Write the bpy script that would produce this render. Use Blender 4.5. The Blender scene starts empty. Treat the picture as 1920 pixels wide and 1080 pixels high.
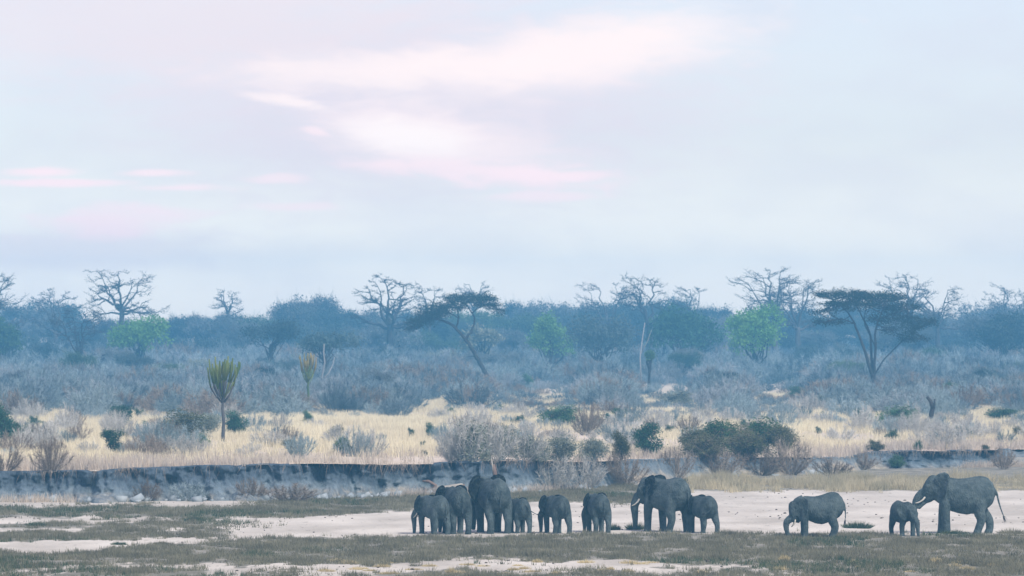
import bpy, math, random
import numpy as np
from mathutils import Vector, Matrix

# ------------------------------------------------------------------ camera, sky, sun, exposure
SC = bpy.context.scene
COL = SC.collection
F = 8660.0            # focal length in photograph pixels (1920 wide)
CAMZ = 8.3            # camera height above the dry riverbed
HOR = 640.0           # horizon row in the photograph
PI = math.pi

cam_d = bpy.data.cameras.new('camera')
cam = bpy.data.objects.new('camera', cam_d)
COL.objects.link(cam)
cam_d.sensor_width = 36.0
cam_d.lens = 36.0 * F / 1920.0
cam_d.clip_start = 1.0
cam_d.clip_end = 6000.0
cam.location = (0, 0, CAMZ)
cam.rotation_euler = (PI / 2 + math.atan((HOR - 540.0) / F), 0, 0)
cam_d.dof.use_dof = True
cam_d.dof.focus_distance = 205.0
cam_d.dof.aperture_fstop = 2.8
SC.camera = cam

SUN_AZ, SUN_EL = math.radians(142), math.radians(48)     # high behind the camera to the right, veiled by cloud
world = bpy.data.worlds.new('World')
SC.world = world
world.use_nodes = True
VEIL = (3.2, 2.45, 3.2)
CLOUD = (5.2, 4.5, 4.5)


def build_world():
    nt = world.node_tree
    nt.nodes.clear()
    N, L = nt.nodes.new, nt.links.new

    def math_(op, a, b=None, c=None):
        n = N('ShaderNodeMath'); n.operation = op
        for i, v in enumerate((a, b, c)):
            if v is None: continue
            if isinstance(v, (int, float)): n.inputs[i].default_value = v
            else: L(v, n.inputs[i])
        return n.outputs[0]

    def mix(f, a, b):
        n = N('ShaderNodeMix'); n.data_type = 'RGBA'
        for s, v in ((n.inputs[0], f), (n.inputs[6], a), (n.inputs[7], b)):
            if isinstance(v, (int, float)): s.default_value = v
            elif isinstance(v, tuple): s.default_value = (*v, 1)
            else: L(v, s)
        return n.outputs[2]

    sky = N('ShaderNodeTexSky'); sky.sky_type = 'NISHITA'; sky.sun_disc = False
    sky.sun_elevation = SUN_EL; sky.sun_rotation = SUN_AZ
    sky.air_density = 1.0; sky.dust_density = 0.6; sky.ozone_density = 1.0
    tc = N('ShaderNodeTexCoord')
    sep = N('ShaderNodeSeparateXYZ'); L(tc.outputs['Generated'], sep.inputs[0])
    az = math_('ARCTAN2', sep.outputs[0], sep.outputs[1])
    el = math_('ARCSINE', sep.outputs[2])

    def noise(scale, detail, rough, dist=0.0):
        mp = N('ShaderNodeMapping'); mp.inputs['Scale'].default_value = scale
        L(tc.outputs['Generated'], mp.inputs['Vector'])
        n = N('ShaderNodeTexNoise'); n.inputs['Scale'].default_value = 1.0
        n.inputs['Detail'].default_value = detail; n.inputs['Roughness'].default_value = rough
        n.inputs['Distortion'].default_value = dist
        L(mp.outputs[0], n.inputs['Vector'])
        return n.outputs['Fac']
    nb = noise((28, 28, 70), 3, 0.5)        # wide banks of cloud
    nf = noise((90, 90, 330), 6, 0.55, 0.5)  # wisps
    # a pale veil over the whole sky
    low = N('ShaderNodeMapRange'); low.interpolation_type = 'SMOOTHSTEP'
    low.inputs[1].default_value = 0.008; low.inputs[2].default_value = 0.048
    L(el, low.inputs[0])
    veil = mix(0.5, sky.outputs[0], mix(low.outputs[0], (7.8, 6.3, 5.9), VEIL))      # brighter towards the horizon
    # broad mauve banks, everywhere in the sky
    bank = N('ShaderNodeMapRange'); bank.inputs[1].default_value = 0.42; bank.inputs[2].default_value = 0.68
    bank.interpolation_type = 'SMOOTHSTEP'
    L(nb, bank.inputs[0])
    col = mix(math_('MULTIPLY', bank.outputs[0], 0.22), veil, (3.95, 3.65, 4.15))
    # thin wisps everywhere
    w = N('ShaderNodeMapRange'); w.inputs[1].default_value = 0.60; w.inputs[2].default_value = 0.80
    w.interpolation_type = 'SMOOTHSTEP'
    L(nf, w.inputs[0])
    col = mix(math_('MULTIPLY', w.outputs[0], 0.2), col, CLOUD)
    # the clouds the photograph shows: centre, half sizes (photograph pixels -> angles), slope, strength
    wob = math_('MULTIPLY', math_('SUBTRACT', nf, 0.5), 2.2)
    wob2 = math_('MULTIPLY', math_('SUBTRACT', nb, 0.5), 1.6)

    def cloud(px, py, wx, wy, slope, k, rag, colr):
        nonlocal col
        a0, e0 = (px - 960) / F, (HOR - py) / F
        da = math_('SUBTRACT', az, a0)
        de = math_('SUBTRACT', math_('SUBTRACT', el, e0), math_('MULTIPLY', da, slope))
        u = math_('DIVIDE', da, wx / F); v = math_('DIVIDE', de, wy / F)
        r2 = math_('ADD', math_('MULTIPLY', u, u), math_('MULTIPLY', v, v))
        r = math_('SQRT', r2)
        r = math_('ADD', r, math_('MULTIPLY', math_('ADD', wob, wob2), rag))
        m = N('ShaderNodeMapRange'); m.interpolation_type = 'SMOOTHERSTEP'
        m.inputs[1].default_value = 1.2; m.inputs[2].default_value = 0.1
        m.inputs[3].default_value = 0.0; m.inputs[4].default_value = k
        L(r, m.inputs[0])
        col = mix(m.outputs[0], col, colr)
    PINK = (6.5, 4.95, 4.85); WHT = (6.25, 5.2, 4.9); MAUVE = (4.75, 4.0, 4.3)
    cloud(760, 190, 760, 260, 0.0, 0.75, 0.3, MAUVE)
    cloud(300, 40, 800, 170, 0.0, 0.7, 0.35, (5.0, 4.25, 4.35))
    cloud(120, 470, 460, 60, 0.0, 0.5, 0.4, MAUVE)
    cloud(1060, 104, 470, 88, 0.14, 0.85, 0.32, WHT)
    cloud(740, 130, 400, 50, 0.03, 0.7, 0.45, WHT)
    cloud(815, 262, 320, 78, -0.16, 0.8, 0.38, (6.2, 5.0, 4.8))
    cloud(770, 258, 170, 46, -0.12, 0.7, 0.45, (6.5, 5.7, 5.3))
    cloud(900, 322, 300, 30, -0.06, 0.75, 0.7, PINK)
    cloud(545, 192, 110, 15, -0.17, 0.8, 0.6, WHT)
    cloud(590, 245, 40, 12, -0.3, 0.6, 0.7, PINK)
    cloud(880, 342, 70, 16, -0.1, 0.85, 0.8, PINK)
    cloud(1010, 328, 130, 13, -0.02, 0.85, 0.7, PINK)
    cloud(80, 324, 110, 13, 0.02, 1.0, 0.5, PINK)
    cloud(110, 344, 210, 11, 0.0, 0.95, 0.65, PINK)
    cloud(345, 353, 130, 10, 0.0, 0.95, 0.6, PINK)
    cloud(290, 325, 90, 10, 0.02, 0.85, 0.6, PINK)
    cloud(200, 412, 180, 40, 0.06, 0.9, 0.8, PINK)
    cloud(520, 335, 70, 13, 0.0, 0.65, 0.8, PINK)
    cloud(560, 388, 100, 10, 0.0, 0.6, 0.8, PINK)
    cloud(1000, 368, 140, 12, 0.0, 0.65, 0.8, PINK)
    bg = N('ShaderNodeBackground'); bg.inputs['Strength'].default_value = 0.078
    L(col, bg.inputs['Color'])
    out = N('ShaderNodeOutputWorld'); L(bg.outputs[0], out.inputs['Surface'])


build_world()
world.cycles.sampling_method = 'MANUAL'
world.cycles.sample_map_resolution = 1024

sun_d = bpy.data.lights.new('sun', 'SUN')
sun_d.energy = 1.5
sun_d.angle = math.radians(10)
sun_d.color = (1.0, 0.93, 0.86)
sun = bpy.data.objects.new('sun', sun_d)
COL.objects.link(sun)
sdir = Vector((math.sin(SUN_AZ) * math.cos(SUN_EL), math.cos(SUN_AZ) * math.cos(SUN_EL), math.sin(SUN_EL)))
sun.rotation_euler = sdir.to_track_quat('Z', 'Y').to_euler()

vs = SC.view_settings
SC.display_settings.display_device = 'sRGB'
vs.view_transform = 'Standard'; vs.look = 'None'; vs.exposure = 1.38; vs.gamma = 1.0; vs.use_curve_mapping = False
SC.render.engine = 'CYCLES'
cy = SC.cycles
cy.use_denoising = True
cy.max_bounces = 6; cy.diffuse_bounces = 3; cy.glossy_bounces = 2; cy.transmission_bounces = 2
cy.transparent_max_bounces = 4; cy.volume_bounces = 1
cy.caustics_reflective = False; cy.caustics_refractive = False

# ------------------------------------------------------------------ helpers
RNG = np.random.default_rng(7)


def fade(t): return t * t * (3 - 2 * t)


def vnoise(x, y, seed=0):
    x = np.asarray(x, float); y = np.asarray(y, float)
    xi = np.floor(x).astype(np.int64); yi = np.floor(y).astype(np.int64)
    fx = fade(x - xi); fy = fade(y - yi)

    def h(a, b):
        n = (a * 374761393 + b * 668265263 + seed * 144665) & 0x7fffffff
        n = ((n ^ (n >> 13)) * 1274126177) & 0x7fffffff
        n = (n ^ (n >> 16))
        return (n & 0xffff) / 65535.0
    return (h(xi, yi) * (1 - fx) + h(xi + 1, yi) * fx) * (1 - fy) + (h(xi, yi + 1) * (1 - fx) + h(xi + 1, yi + 1) * fx) * fy


def fbm(x, y, seed=0, octv=4):
    a, s, t = 0.5, 0.0, 0.0
    x = np.asarray(x, float); y = np.asarray(y, float)
    for i in range(octv):
        s = s + a * vnoise(x, y, seed + i * 17); t += a
        x = x * 2.03 + 11.3; y = y * 2.03 + 5.7; a *= 0.5
    return s / t


def sstep(a, b, x):
    t = np.clip((np.asarray(x, float) - a) / (b - a), 0, 1)
    return t * t * (3 - 2 * t)


class Geo:
    """collects tubes, slivers and sheets for ONE mesh"""
    def __init__(s): s.v, s.f3, s.f4, s.n = [], [], [], 0

    def add(s, V, f3=None, f4=None):
        V = np.asarray(V, float)
        if f3 is not None and len(f3): s.f3.append(np.asarray(f3, np.int64) + s.n)
        if f4 is not None and len(f4): s.f4.append(np.asarray(f4, np.int64) + s.n)
        s.v.append(V); s.n += len(V)

    def tube(s, P, R, sides=5, cap=True):
        P = np.asarray(P, float); m = len(P)
        R = np.broadcast_to(np.asarray(R, float), (m,))
        T = np.empty_like(P); T[1:-1] = P[2:] - P[:-2]; T[0] = P[1] - P[0]; T[-1] = P[-1] - P[-2]
        T /= (np.linalg.norm(T, axis=1)[:, None] + 1e-9)
        d = T.mean(0); ref = np.array([0, 0, 1.0]) if abs(d[2]) < 0.75 * np.linalg.norm(d) + 1e-9 else np.array([1.0, 0, 0])
        A = np.cross(T, ref); A /= (np.linalg.norm(A, axis=1)[:, None] + 1e-9)
        B = np.cross(T, A)
        th = np.arange(sides) * 2 * PI / sides
        V = P[:, None] + R[:, None, None] * (A[:, None] * np.cos(th)[None, :, None] + B[:, None] * np.sin(th)[None, :, None])
        V = V.reshape(-1, 3)
        i = np.arange(m - 1)[:, None] * sides; j = np.arange(sides)[None]; k = (j + 1) % sides
        q = np.stack([i + j, i + k, i + sides + k, i + sides + j], -1).reshape(-1, 4)
        f3 = []
        if cap:
            V = np.vstack([V, P[:1], P[-1:]]); a = m * sides; jj = np.arange(sides); kk = (jj + 1) % sides
            f3 = np.vstack([np.stack([kk, jj, np.full(sides, a)], 1),
                            np.stack([jj + (m - 1) * sides, kk + (m - 1) * sides, np.full(sides, a + 1)], 1)])
        s.add(V, f3, q)

    def slivers(s, base, tip, w, rng):
        """thin tapering blades, one triangle each"""
        base = np.asarray(base, float); tip = np.asarray(tip, float); n = len(base)
        d = tip - base; r = rng.normal(size=(n, 3))
        o = np.cross(d, r); o /= (np.linalg.norm(o, axis=1)[:, None] + 1e-9)
        o *= np.broadcast_to(np.asarray(w, float), (n,))[:, None] * 0.5
        V = np.stack([base - o, base + o, tip], 1).reshape(-1, 3)
        s.add(V, np.arange(3 * n).reshape(-1, 3))

    def leaves(s, C, size, rng, flat=0.0):
        """leaf sized rhombs, random orientation"""
        n = len(C)
        a = rng.normal(size=(n, 3)); a[:, 2] *= (1 - flat); a /= np.linalg.norm(a, axis=1)[:, None]
        r = rng.normal(size=(n, 3)); r[:, 2] *= (1 - flat); b = np.cross(a, r)
        if flat: b = np.cross(np.cross(a, r), a)
        b /= (np.linalg.norm(b, axis=1)[:, None] + 1e-9)
        sz = (np.asarray(size) * rng.uniform(0.6, 1.3, n))[:, None]
        V = np.stack([C - a * sz, C + b * sz * 0.55, C + a * sz, C - b * sz * 0.55], 1).reshape(-1, 3)
        s.add(V, None, np.arange(4 * n).reshape(-1, 4))

    def mesh(s, name, smooth=False):
        me = bpy.data.meshes.new(name)
        V = np.vstack(s.v)
        f4 = np.vstack(s.f4) if s.f4 else np.zeros((0, 4), np.int64)
        f3 = np.vstack(s.f3) if s.f3 else np.zeros((0, 3), np.int64)
        me.vertices.add(len(V)); me.vertices.foreach_set('co', V.astype(np.float32).ravel())
        li = np.concatenate([f4.ravel(), f3.ravel()]).astype(np.int32)
        me.loops.add(len(li)); me.loops.foreach_set('vertex_index', li)
        st = np.concatenate([np.arange(len(f4)) * 4, len(f4) * 4 + np.arange(len(f3)) * 3]).astype(np.int32)
        me.polygons.add(len(st)); me.polygons.foreach_set('loop_start', st)
        if smooth: me.polygons.foreach_set('use_smooth', np.ones(len(st), bool))
        me.update(calc_edges=True); me.validate()
        return me


def link(name, me, mat, parent=None):
    o = bpy.data.objects.new(name, me); COL.objects.link(o)
    if mat and me and not me.materials: me.materials.append(mat)
    if parent: o.parent = parent
    return o


def obj(name, geo, mat, parent=None, smooth=False):
    return link(name, geo.mesh(name, smooth), mat, parent)


def tag(o, label, cat, group=None):
    o['label'] = label; o['category'] = cat
    if group: o['group'] = group
    return o


def struct(o, kind='structure'):
    o['kind'] = kind
    return o


def empty(name, loc, rz=0.0, sc=1.0):
    o = bpy.data.objects.new(name, None); COL.objects.link(o)
    o.location = loc; o.rotation_euler = (0, 0, rz); o.scale = (sc, sc, sc) if isinstance(sc, (int, float)) else sc
    o.empty_display_size = 0.3
    return o


# ------------------------------------------------------------------ materials
def new_mat(name):
    m = bpy.data.materials.new(name); m.use_nodes = True
    nt = m.node_tree; nt.nodes.clear()
    return m, nt


def c4(c): return (c[0], c[1], c[2], 1)


def plant_mat(name, ca, cb, scale=0.8, rnd=0.25, transl=0.25, rough=0.8):
    """two colours by noise in space, a shift from plant to plant, light passing through thin leaves"""
    m, nt = new_mat(name); N, L = nt.nodes.new, nt.links.new
    geo = N('ShaderNodeNewGeometry'); oi = N('ShaderNodeObjectInfo')
    no = N('ShaderNodeTexNoise'); no.inputs['Scale'].default_value = scale; no.inputs['Detail'].default_value = 4
    L(geo.outputs['Position'], no.inputs['Vector'])
    mr = N('ShaderNodeMapRange'); mr.inputs[1].default_value = 0.3; mr.inputs[2].default_value = 0.7
    L(no.outputs['Fac'], mr.inputs[0])
    mx = N('ShaderNodeMix'); mx.data_type = 'RGBA'; mx.inputs[6].default_value = c4(ca); mx.inputs[7].default_value = c4(cb)
    L(mr.outputs[0], mx.inputs[0])
    hs = N('ShaderNodeHueSaturation')
    r = N('ShaderNodeMapRange'); r.inputs[3].default_value = 1 - rnd; r.inputs[4].default_value = 1 + rnd
    L(oi.outputs['Random'], r.inputs[0]); L(r.outputs[0], hs.inputs['Value']); L(mx.outputs[2], hs.inputs['Color'])
    bs = N('ShaderNodeBsdfDiffuse'); L(hs.outputs[0], bs.inputs['Color'])
    out = N('ShaderNodeOutputMaterial')
    if transl:
        tr = N('ShaderNodeBsdfTranslucent'); L(hs.outputs[0], tr.inputs['Color'])
        ms = N('ShaderNodeMixShader'); ms.inputs[0].default_value = transl
        L(bs.outputs[0], ms.inputs[1]); L(tr.outputs[0], ms.inputs[2]); L(ms.outputs[0], out.inputs['Surface'])
    else:
        L(bs.outputs[0], out.inputs['Surface'])
    return m


M = {}
M['twig_grey'] = plant_mat('twig_grey', (0.19, 0.245, 0.25), (0.335, 0.39, 0.39), 0.12, 0.25, 0)
M['twig_pale'] = plant_mat('twig_pale', (0.42, 0.415, 0.375), (0.58, 0.56, 0.50), 0.4, 0.2, 0)
M['twig_brown'] = plant_mat('twig_brown', (0.19, 0.155, 0.12), (0.33, 0.275, 0.21), 0.5, 0.2, 0)
M['twig_dark'] = plant_mat('twig_dark', (0.10, 0.14, 0.16), (0.19, 0.235, 0.255), 0.25, 0.25, 0)
M['bark_dark'] = plant_mat('bark_dark', (0.035, 0.033, 0.032), (0.07, 0.065, 0.06), 1.5, 0.15, 0)
M['bark_grey'] = plant_mat('bark_grey', (0.07, 0.068, 0.068), (0.12, 0.115, 0.11), 1.2, 0.15, 0)
M['bark_pale'] = plant_mat('bark_pale', (0.24, 0.24, 0.235), (0.36, 0.355, 0.345), 1.2, 0.1, 0)
M['leaf_bright'] = plant_mat('leaf_bright', (0.12, 0.29, 0.07), (0.24, 0.44, 0.11), 0.35, 0.1, 0.35)
M['leaf_green'] = plant_mat('leaf_green', (0.06, 0.13, 0.055), (0.12, 0.20, 0.09), 0.8, 0.25, 0.3)
M['leaf_mid'] = plant_mat('leaf_mid', (0.10, 0.23, 0.075), (0.19, 0.34, 0.11), 0.4, 0.1, 0.3)
M['leaf_dark'] = plant_mat('leaf_dark', (0.034, 0.090, 0.052), (0.068, 0.145, 0.082), 1.0, 0.2, 0.2)
M['leaf_olive'] = plant_mat('leaf_olive', (0.09, 0.105, 0.05), (0.16, 0.165, 0.08), 0.9, 0.2, 0.3)
M['leaf_sage'] = plant_mat('leaf_sage', (0.20, 0.225, 0.16), (0.35, 0.36, 0.28), 0.5, 0.15, 0.25)
M['leaf_wood_green'] = plant_mat('leaf_wood_green', (0.06, 0.10, 0.05), (0.12, 0.17, 0.085), 0.12, 0.3, 0.3)
M['leaf_thicket'] = plant_mat('leaf_thicket', (0.105, 0.125, 0.06), (0.21, 0.205, 0.115), 0.5, 0.15, 0.3)
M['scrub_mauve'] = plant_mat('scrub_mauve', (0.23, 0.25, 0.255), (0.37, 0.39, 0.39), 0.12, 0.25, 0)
M['leaf_acacia'] = plant_mat('leaf_acacia', (0.020, 0.028, 0.016), (0.048, 0.056, 0.034), 0.4, 0.1, 0.3)
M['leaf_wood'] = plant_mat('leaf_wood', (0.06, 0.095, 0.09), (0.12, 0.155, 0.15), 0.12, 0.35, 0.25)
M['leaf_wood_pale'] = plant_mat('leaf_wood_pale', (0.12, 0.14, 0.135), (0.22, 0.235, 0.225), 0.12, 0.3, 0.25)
M['euphorbia_arm'] = plant_mat('euphorbia_arm', (0.07, 0.12, 0.035), (0.18, 0.20, 0.055), 0.8, 0.2, 0)
M['euphorbia_tip'] = plant_mat('euphorbia_tip', (0.22, 0.19, 0.05), (0.32, 0.24, 0.09), 0.8, 0.15, 0)
M['straw'] = plant_mat('straw', (0.66, 0.58, 0.40), (0.94, 0.86, 0.60), 0.16, 0.0, 0.35)
M['straw_mauve'] = plant_mat('straw_mauve', (0.44, 0.39, 0.33), (0.72, 0.63, 0.50), 0.3, 0.0, 0.35)
M['terrace_grass'] = plant_mat('terrace_grass', (0.36, 0.33, 0.21), (0.70, 0.61, 0.40), 0.55, 0.0, 0.35)
M['straw_clump'] = plant_mat('straw_clump', (0.52, 0.43, 0.22), (0.70, 0.60, 0.36), 1.2, 0.1, 0.3)
M['grass'] = plant_mat('grass', (0.14, 0.133, 0.082), (0.30, 0.28, 0.185), 0.45, 0.0, 0.25)
M['grass_green'] = plant_mat('grass_green', (0.06, 0.095, 0.045), (0.125, 0.155, 0.08), 0.6, 0.15, 0.25)
M['ivory'] = plant_mat('ivory', (0.62, 0.58, 0.48), (0.74, 0.70, 0.60), 6, 0, 0)
M['eye'] = plant_mat('eye', (0.01, 0.008, 0.006), (0.015, 0.012, 0.01), 6, 0, 0)
M['tail_hair'] = plant_mat('tail_hair', (0.02, 0.02, 0.02), (0.05, 0.048, 0.045), 6, 0, 0)
M['log_red'] = plant_mat('log_red', (0.17, 0.115, 0.09), (0.26, 0.19, 0.15), 3, 0, 0)
M['log_grey'] = plant_mat('log_grey', (0.30, 0.27, 0.22), (0.46, 0.42, 0.35), 2, 0.1, 0)
M['clod'] = plant_mat('clod', (0.24, 0.28, 0.29), (0.40, 0.43, 0.43), 1.5, 0, 0)
M['dung'] = plant_mat('dung', (0.07, 0.055, 0.04), (0.16, 0.13, 0.10), 3, 0, 0)


def skin_mat():
    m, nt = new_mat('elephant_skin'); N, L = nt.nodes.new, nt.links.new
    tc = N('ShaderNodeTexCoord'); oi = N('ShaderNodeObjectInfo')
    n1 = N('ShaderNodeTexNoise'); n1.inputs['Scale'].default_value = 3.0; n1.inputs['Detail'].default_value = 5
    L(tc.outputs['Object'], n1.inputs['Vector'])
    n1.inputs['Roughness'].default_value = 0.65
    mr = N('ShaderNodeMapRange'); mr.inputs[1].default_value = 0.36; mr.inputs[2].default_value = 0.62
    L(n1.outputs['Fac'], mr.inputs[0])
    mx = N('ShaderNodeMix'); mx.data_type = 'RGBA'
    mx.inputs[6].default_value = (0.046, 0.064, 0.066, 1); mx.inputs[7].default_value = (0.096, 0.122, 0.120, 1)
    L(mr.outputs[0], mx.inputs[0])
    hs = N('ShaderNodeHueSaturation'); r = N('ShaderNodeMapRange')
    r.inputs[3].default_value = 0.85; r.inputs[4].default_value = 1.12
    L(oi.outputs['Random'], r.inputs[0]); L(r.outputs[0], hs.inputs['Value']); L(mx.outputs[2], hs.inputs['Color'])
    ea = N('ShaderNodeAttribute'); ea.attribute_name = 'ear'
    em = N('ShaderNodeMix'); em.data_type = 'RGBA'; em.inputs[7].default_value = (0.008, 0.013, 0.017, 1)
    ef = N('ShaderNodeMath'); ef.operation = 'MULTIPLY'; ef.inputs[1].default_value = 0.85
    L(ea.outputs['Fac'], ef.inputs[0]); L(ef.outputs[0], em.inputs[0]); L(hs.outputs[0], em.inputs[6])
    # wrinkles: voronoi cracks and vertical folds
    vo = N('ShaderNodeTexVoronoi'); vo.feature = 'DISTANCE_TO_EDGE'; vo.inputs['Scale'].default_value = 9
    mp = N('ShaderNodeMapping'); mp.inputs['Scale'].default_value = (1.5, 1.5, 0.55)
    L(tc.outputs['Object'], mp.inputs['Vector']); L(mp.outputs[0], vo.inputs['Vector'])
    n2 = N('ShaderNodeTexNoise'); n2.inputs['Scale'].default_value = 7; n2.inputs['Detail'].default_value = 4
    L(tc.outputs['Object'], n2.inputs['Vector'])
    ad = N('ShaderNodeMath'); ad.operation = 'MULTIPLY_ADD'; ad.inputs[1].default_value = 1.2
    L(vo.outputs['Distance'], ad.inputs[0]); L(n2.outputs['Fac'], ad.inputs[2])
    bp = N('ShaderNodeBump'); bp.inputs['Strength'].default_value = 0.7; bp.inputs['Distance'].default_value = 0.06
    L(ad.outputs[0], bp.inputs['Height'])
    pb = N('ShaderNodeBsdfPrincipled'); pb.inputs['Roughness'].default_value = 0.8
    pb.inputs['Specular IOR Level'].default_value = 0.08
    L(em.outputs[2], pb.inputs['Base Color']); L(bp.outputs[0], pb.inputs['Normal'])
    out = N('ShaderNodeOutputMaterial'); L(pb.outputs[0], out.inputs['Surface'])
    return m


M['skin'] = skin_mat()


def ground_mat(name, sand_a, sand_b, soil_a, soil_b, speck):
    m, nt = new_mat(name); N, L = nt.nodes.new, nt.links.new
    geo = N('ShaderNodeNewGeometry')

    def noise(sc, det, rough=0.55):
        mp = N('ShaderNodeMapping'); mp.inputs['Scale'].default_value = sc
        L(geo.outputs['Position'], mp.inputs['Vector'])
        n = N('ShaderNodeTexNoise'); n.inputs['Scale'].default_value = 1; n.inputs['Detail'].default_value = det
        n.inputs['Roughness'].default_value = rough
        L(mp.outputs[0], n.inputs['Vector']); return n.outputs['Fac']

    def rng_(s, a, b, o0=0.0, o1=1.0):
        r = N('ShaderNodeMapRange'); r.inputs[1].default_value = a; r.inputs[2].default_value = b
        r.inputs[3].default_value = o0; r.inputs[4].default_value = o1
        L(s, r.inputs[0]); return r.outputs[0]

    def mix(f, a, b):
        n = N('ShaderNodeMix'); n.data_type = 'RGBA'
        L(f, n.inputs[0])
        for s, v in ((n.inputs[6], a), (n.inputs[7], b)):
            if isinstance(v, tuple): s.default_value = c4(v)
            else: L(v, s)
        return n.outputs[2]
    big = rng_(noise((0.22, 0.10, 0.2), 5), 0.35, 0.65)
    sand = mix(big, sand_a, sand_b)
    sp = rng_(noise((2.4, 0.8, 1), 5, 0.65), 0.60, 0.70, 0, speck)
    sand = mix(sp, sand, (0.16, 0.14, 0.12))
    soil = mix(rng_(noise((1.1, 0.5, 1), 5), 0.35, 0.65), soil_a, soil_b)
    at = N('ShaderNodeAttribute'); at.attribute_name = 'cover'
    nz = N('ShaderNodeMath'); nz.operation = 'MULTIPLY_ADD'; nz.inputs[1].default_value = 0.7; nz.inputs[2].default_value = -0.35
    L(noise((1.6, 0.7, 1), 5, 0.6), nz.inputs[0])
    ad = N('ShaderNodeMath'); ad.operation = 'ADD'; L(at.outputs['Fac'], ad.inputs[0]); L(nz.outputs[0], ad.inputs[1])
    col = mix(rng_(ad.outputs[0], 0.30, 0.62), sand, soil)
    li = N('ShaderNodeAttribute'); li.attribute_name = 'litter'
    col = mix(li.outputs['Fac'], col, (0.10, 0.11, 0.10))        # leaf litter under the wood
    bp = N('ShaderNodeBump'); bp.inputs['Strength'].default_value = 0.6; bp.inputs['Distance'].default_value = 0.12
    L(noise((2.2, 1.6, 1), 6, 0.6), bp.inputs['Height'])
    pb = N('ShaderNodeBsdfDiffuse'); L(col, pb.inputs['Color']); L(bp.outputs[0], pb.inputs['Normal'])
    out = N('ShaderNodeOutputMaterial'); L(pb.outputs[0], out.inputs['Surface'])
    return m


M['riverbed'] = ground_mat('riverbed_sand', (0.45, 0.412, 0.345), (0.65, 0.605, 0.515), (0.19, 0.18, 0.14), (0.31, 0.29, 0.235), 0.8)
M['plain'] = ground_mat('plain_soil', (0.58, 0.49, 0.39), (0.67, 0.575, 0.46), (0.52, 0.44, 0.33), (0.64, 0.55, 0.41), 0.4)


def bank_mat():
    m, nt = new_mat('bank_clay'); N, L = nt.nodes.new, nt.links.new
    geo = N('ShaderNodeNewGeometry')
    at = N('ShaderNodeAttribute'); at.attribute_name = 'strata_shade'

    def noise(sc, det, rough=0.55):
        mp = N('ShaderNodeMapping'); mp.inputs['Scale'].default_value = sc
        L(geo.outputs['Position'], mp.inputs['Vector'])
        n = N('ShaderNodeTexNoise'); n.inputs['Scale'].default_value = 1; n.inputs['Detail'].default_value = det
        n.inputs['Roughness'].default_value = rough
        L(mp.outputs[0], n.inputs['Vector']); return n.outputs['Fac']
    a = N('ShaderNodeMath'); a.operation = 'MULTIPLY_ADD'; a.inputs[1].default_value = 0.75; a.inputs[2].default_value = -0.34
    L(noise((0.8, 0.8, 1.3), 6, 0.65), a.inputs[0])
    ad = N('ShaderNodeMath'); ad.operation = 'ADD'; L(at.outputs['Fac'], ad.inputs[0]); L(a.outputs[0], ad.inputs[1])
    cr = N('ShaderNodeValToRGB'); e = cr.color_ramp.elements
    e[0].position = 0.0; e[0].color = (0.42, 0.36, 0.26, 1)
    e[1].position = 1.0; e[1].color = (0.088, 0.116, 0.142, 1)  # dark top: a darker stratum plus shade of the overhang put into the colour
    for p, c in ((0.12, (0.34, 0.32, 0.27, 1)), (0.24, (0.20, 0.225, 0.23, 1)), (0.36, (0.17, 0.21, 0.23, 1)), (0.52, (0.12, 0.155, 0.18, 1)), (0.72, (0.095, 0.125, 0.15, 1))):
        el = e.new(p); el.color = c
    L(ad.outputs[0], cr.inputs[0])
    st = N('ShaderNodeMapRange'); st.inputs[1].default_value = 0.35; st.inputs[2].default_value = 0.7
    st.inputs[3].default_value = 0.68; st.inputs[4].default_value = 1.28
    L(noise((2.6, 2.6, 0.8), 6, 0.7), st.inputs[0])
    hs = N('ShaderNodeHueSaturation'); L(cr.outputs[0], hs.inputs['Color']); L(st.outputs[0], hs.inputs['Value'])
    bp = N('ShaderNodeBump'); bp.inputs['Strength'].default_value = 1.0; bp.inputs['Distance'].default_value = 0.3
    L(noise((2.5, 2.5, 1.2), 6, 0.6), bp.inputs['Height'])
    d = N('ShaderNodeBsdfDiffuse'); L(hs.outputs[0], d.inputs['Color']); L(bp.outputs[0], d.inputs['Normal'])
    out = N('ShaderNodeOutputMaterial'); L(d.outputs[0], out.inputs['Surface'])
    return m


M['bank'] = bank_mat()

# ------------------------------------------------------------------ the lie of the land
BK_PX = np.array([-4000, -600, 0, 300, 600, 900, 1130, 1300, 1500, 1580, 1640, 1920, 2500, 6000])
BK_U = (BK_PX - 960) / F
BK_D = np.array([262, 250, 239, 240, 243, 251, 262, 277, 284, 291, 297, 301, 320, 360.])     # foot of the cut bank
BK_H = np.array([1.5, 1.5, 1.50, 1.62, 1.78, 1.74, 1.48, 1.2, 1.08, 0.85, 1.12, 1.16, 1.2, 1.2])   # height of its lip
SD_D = np.array([262, 250, 239, 240, 243, 251, 260, 264, 268, 266, 265, 263, 262, 262.])     # where the sand ends


def bank_y(u): return np.interp(u, BK_U, BK_D) + 2.6 * (fbm(u * 55, u * 0 + 3.1, 5, 3) - 0.5) + 1.0 * (fbm(u * 230, u * 0 + 1.7, 9, 3) - 0.5)


def bank_h(u): return np.interp(u, BK_U, BK_H) + 0.40 * (fbm(u * 55, u * 0 + 8.8, 4, 4) - 0.5)


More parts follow.
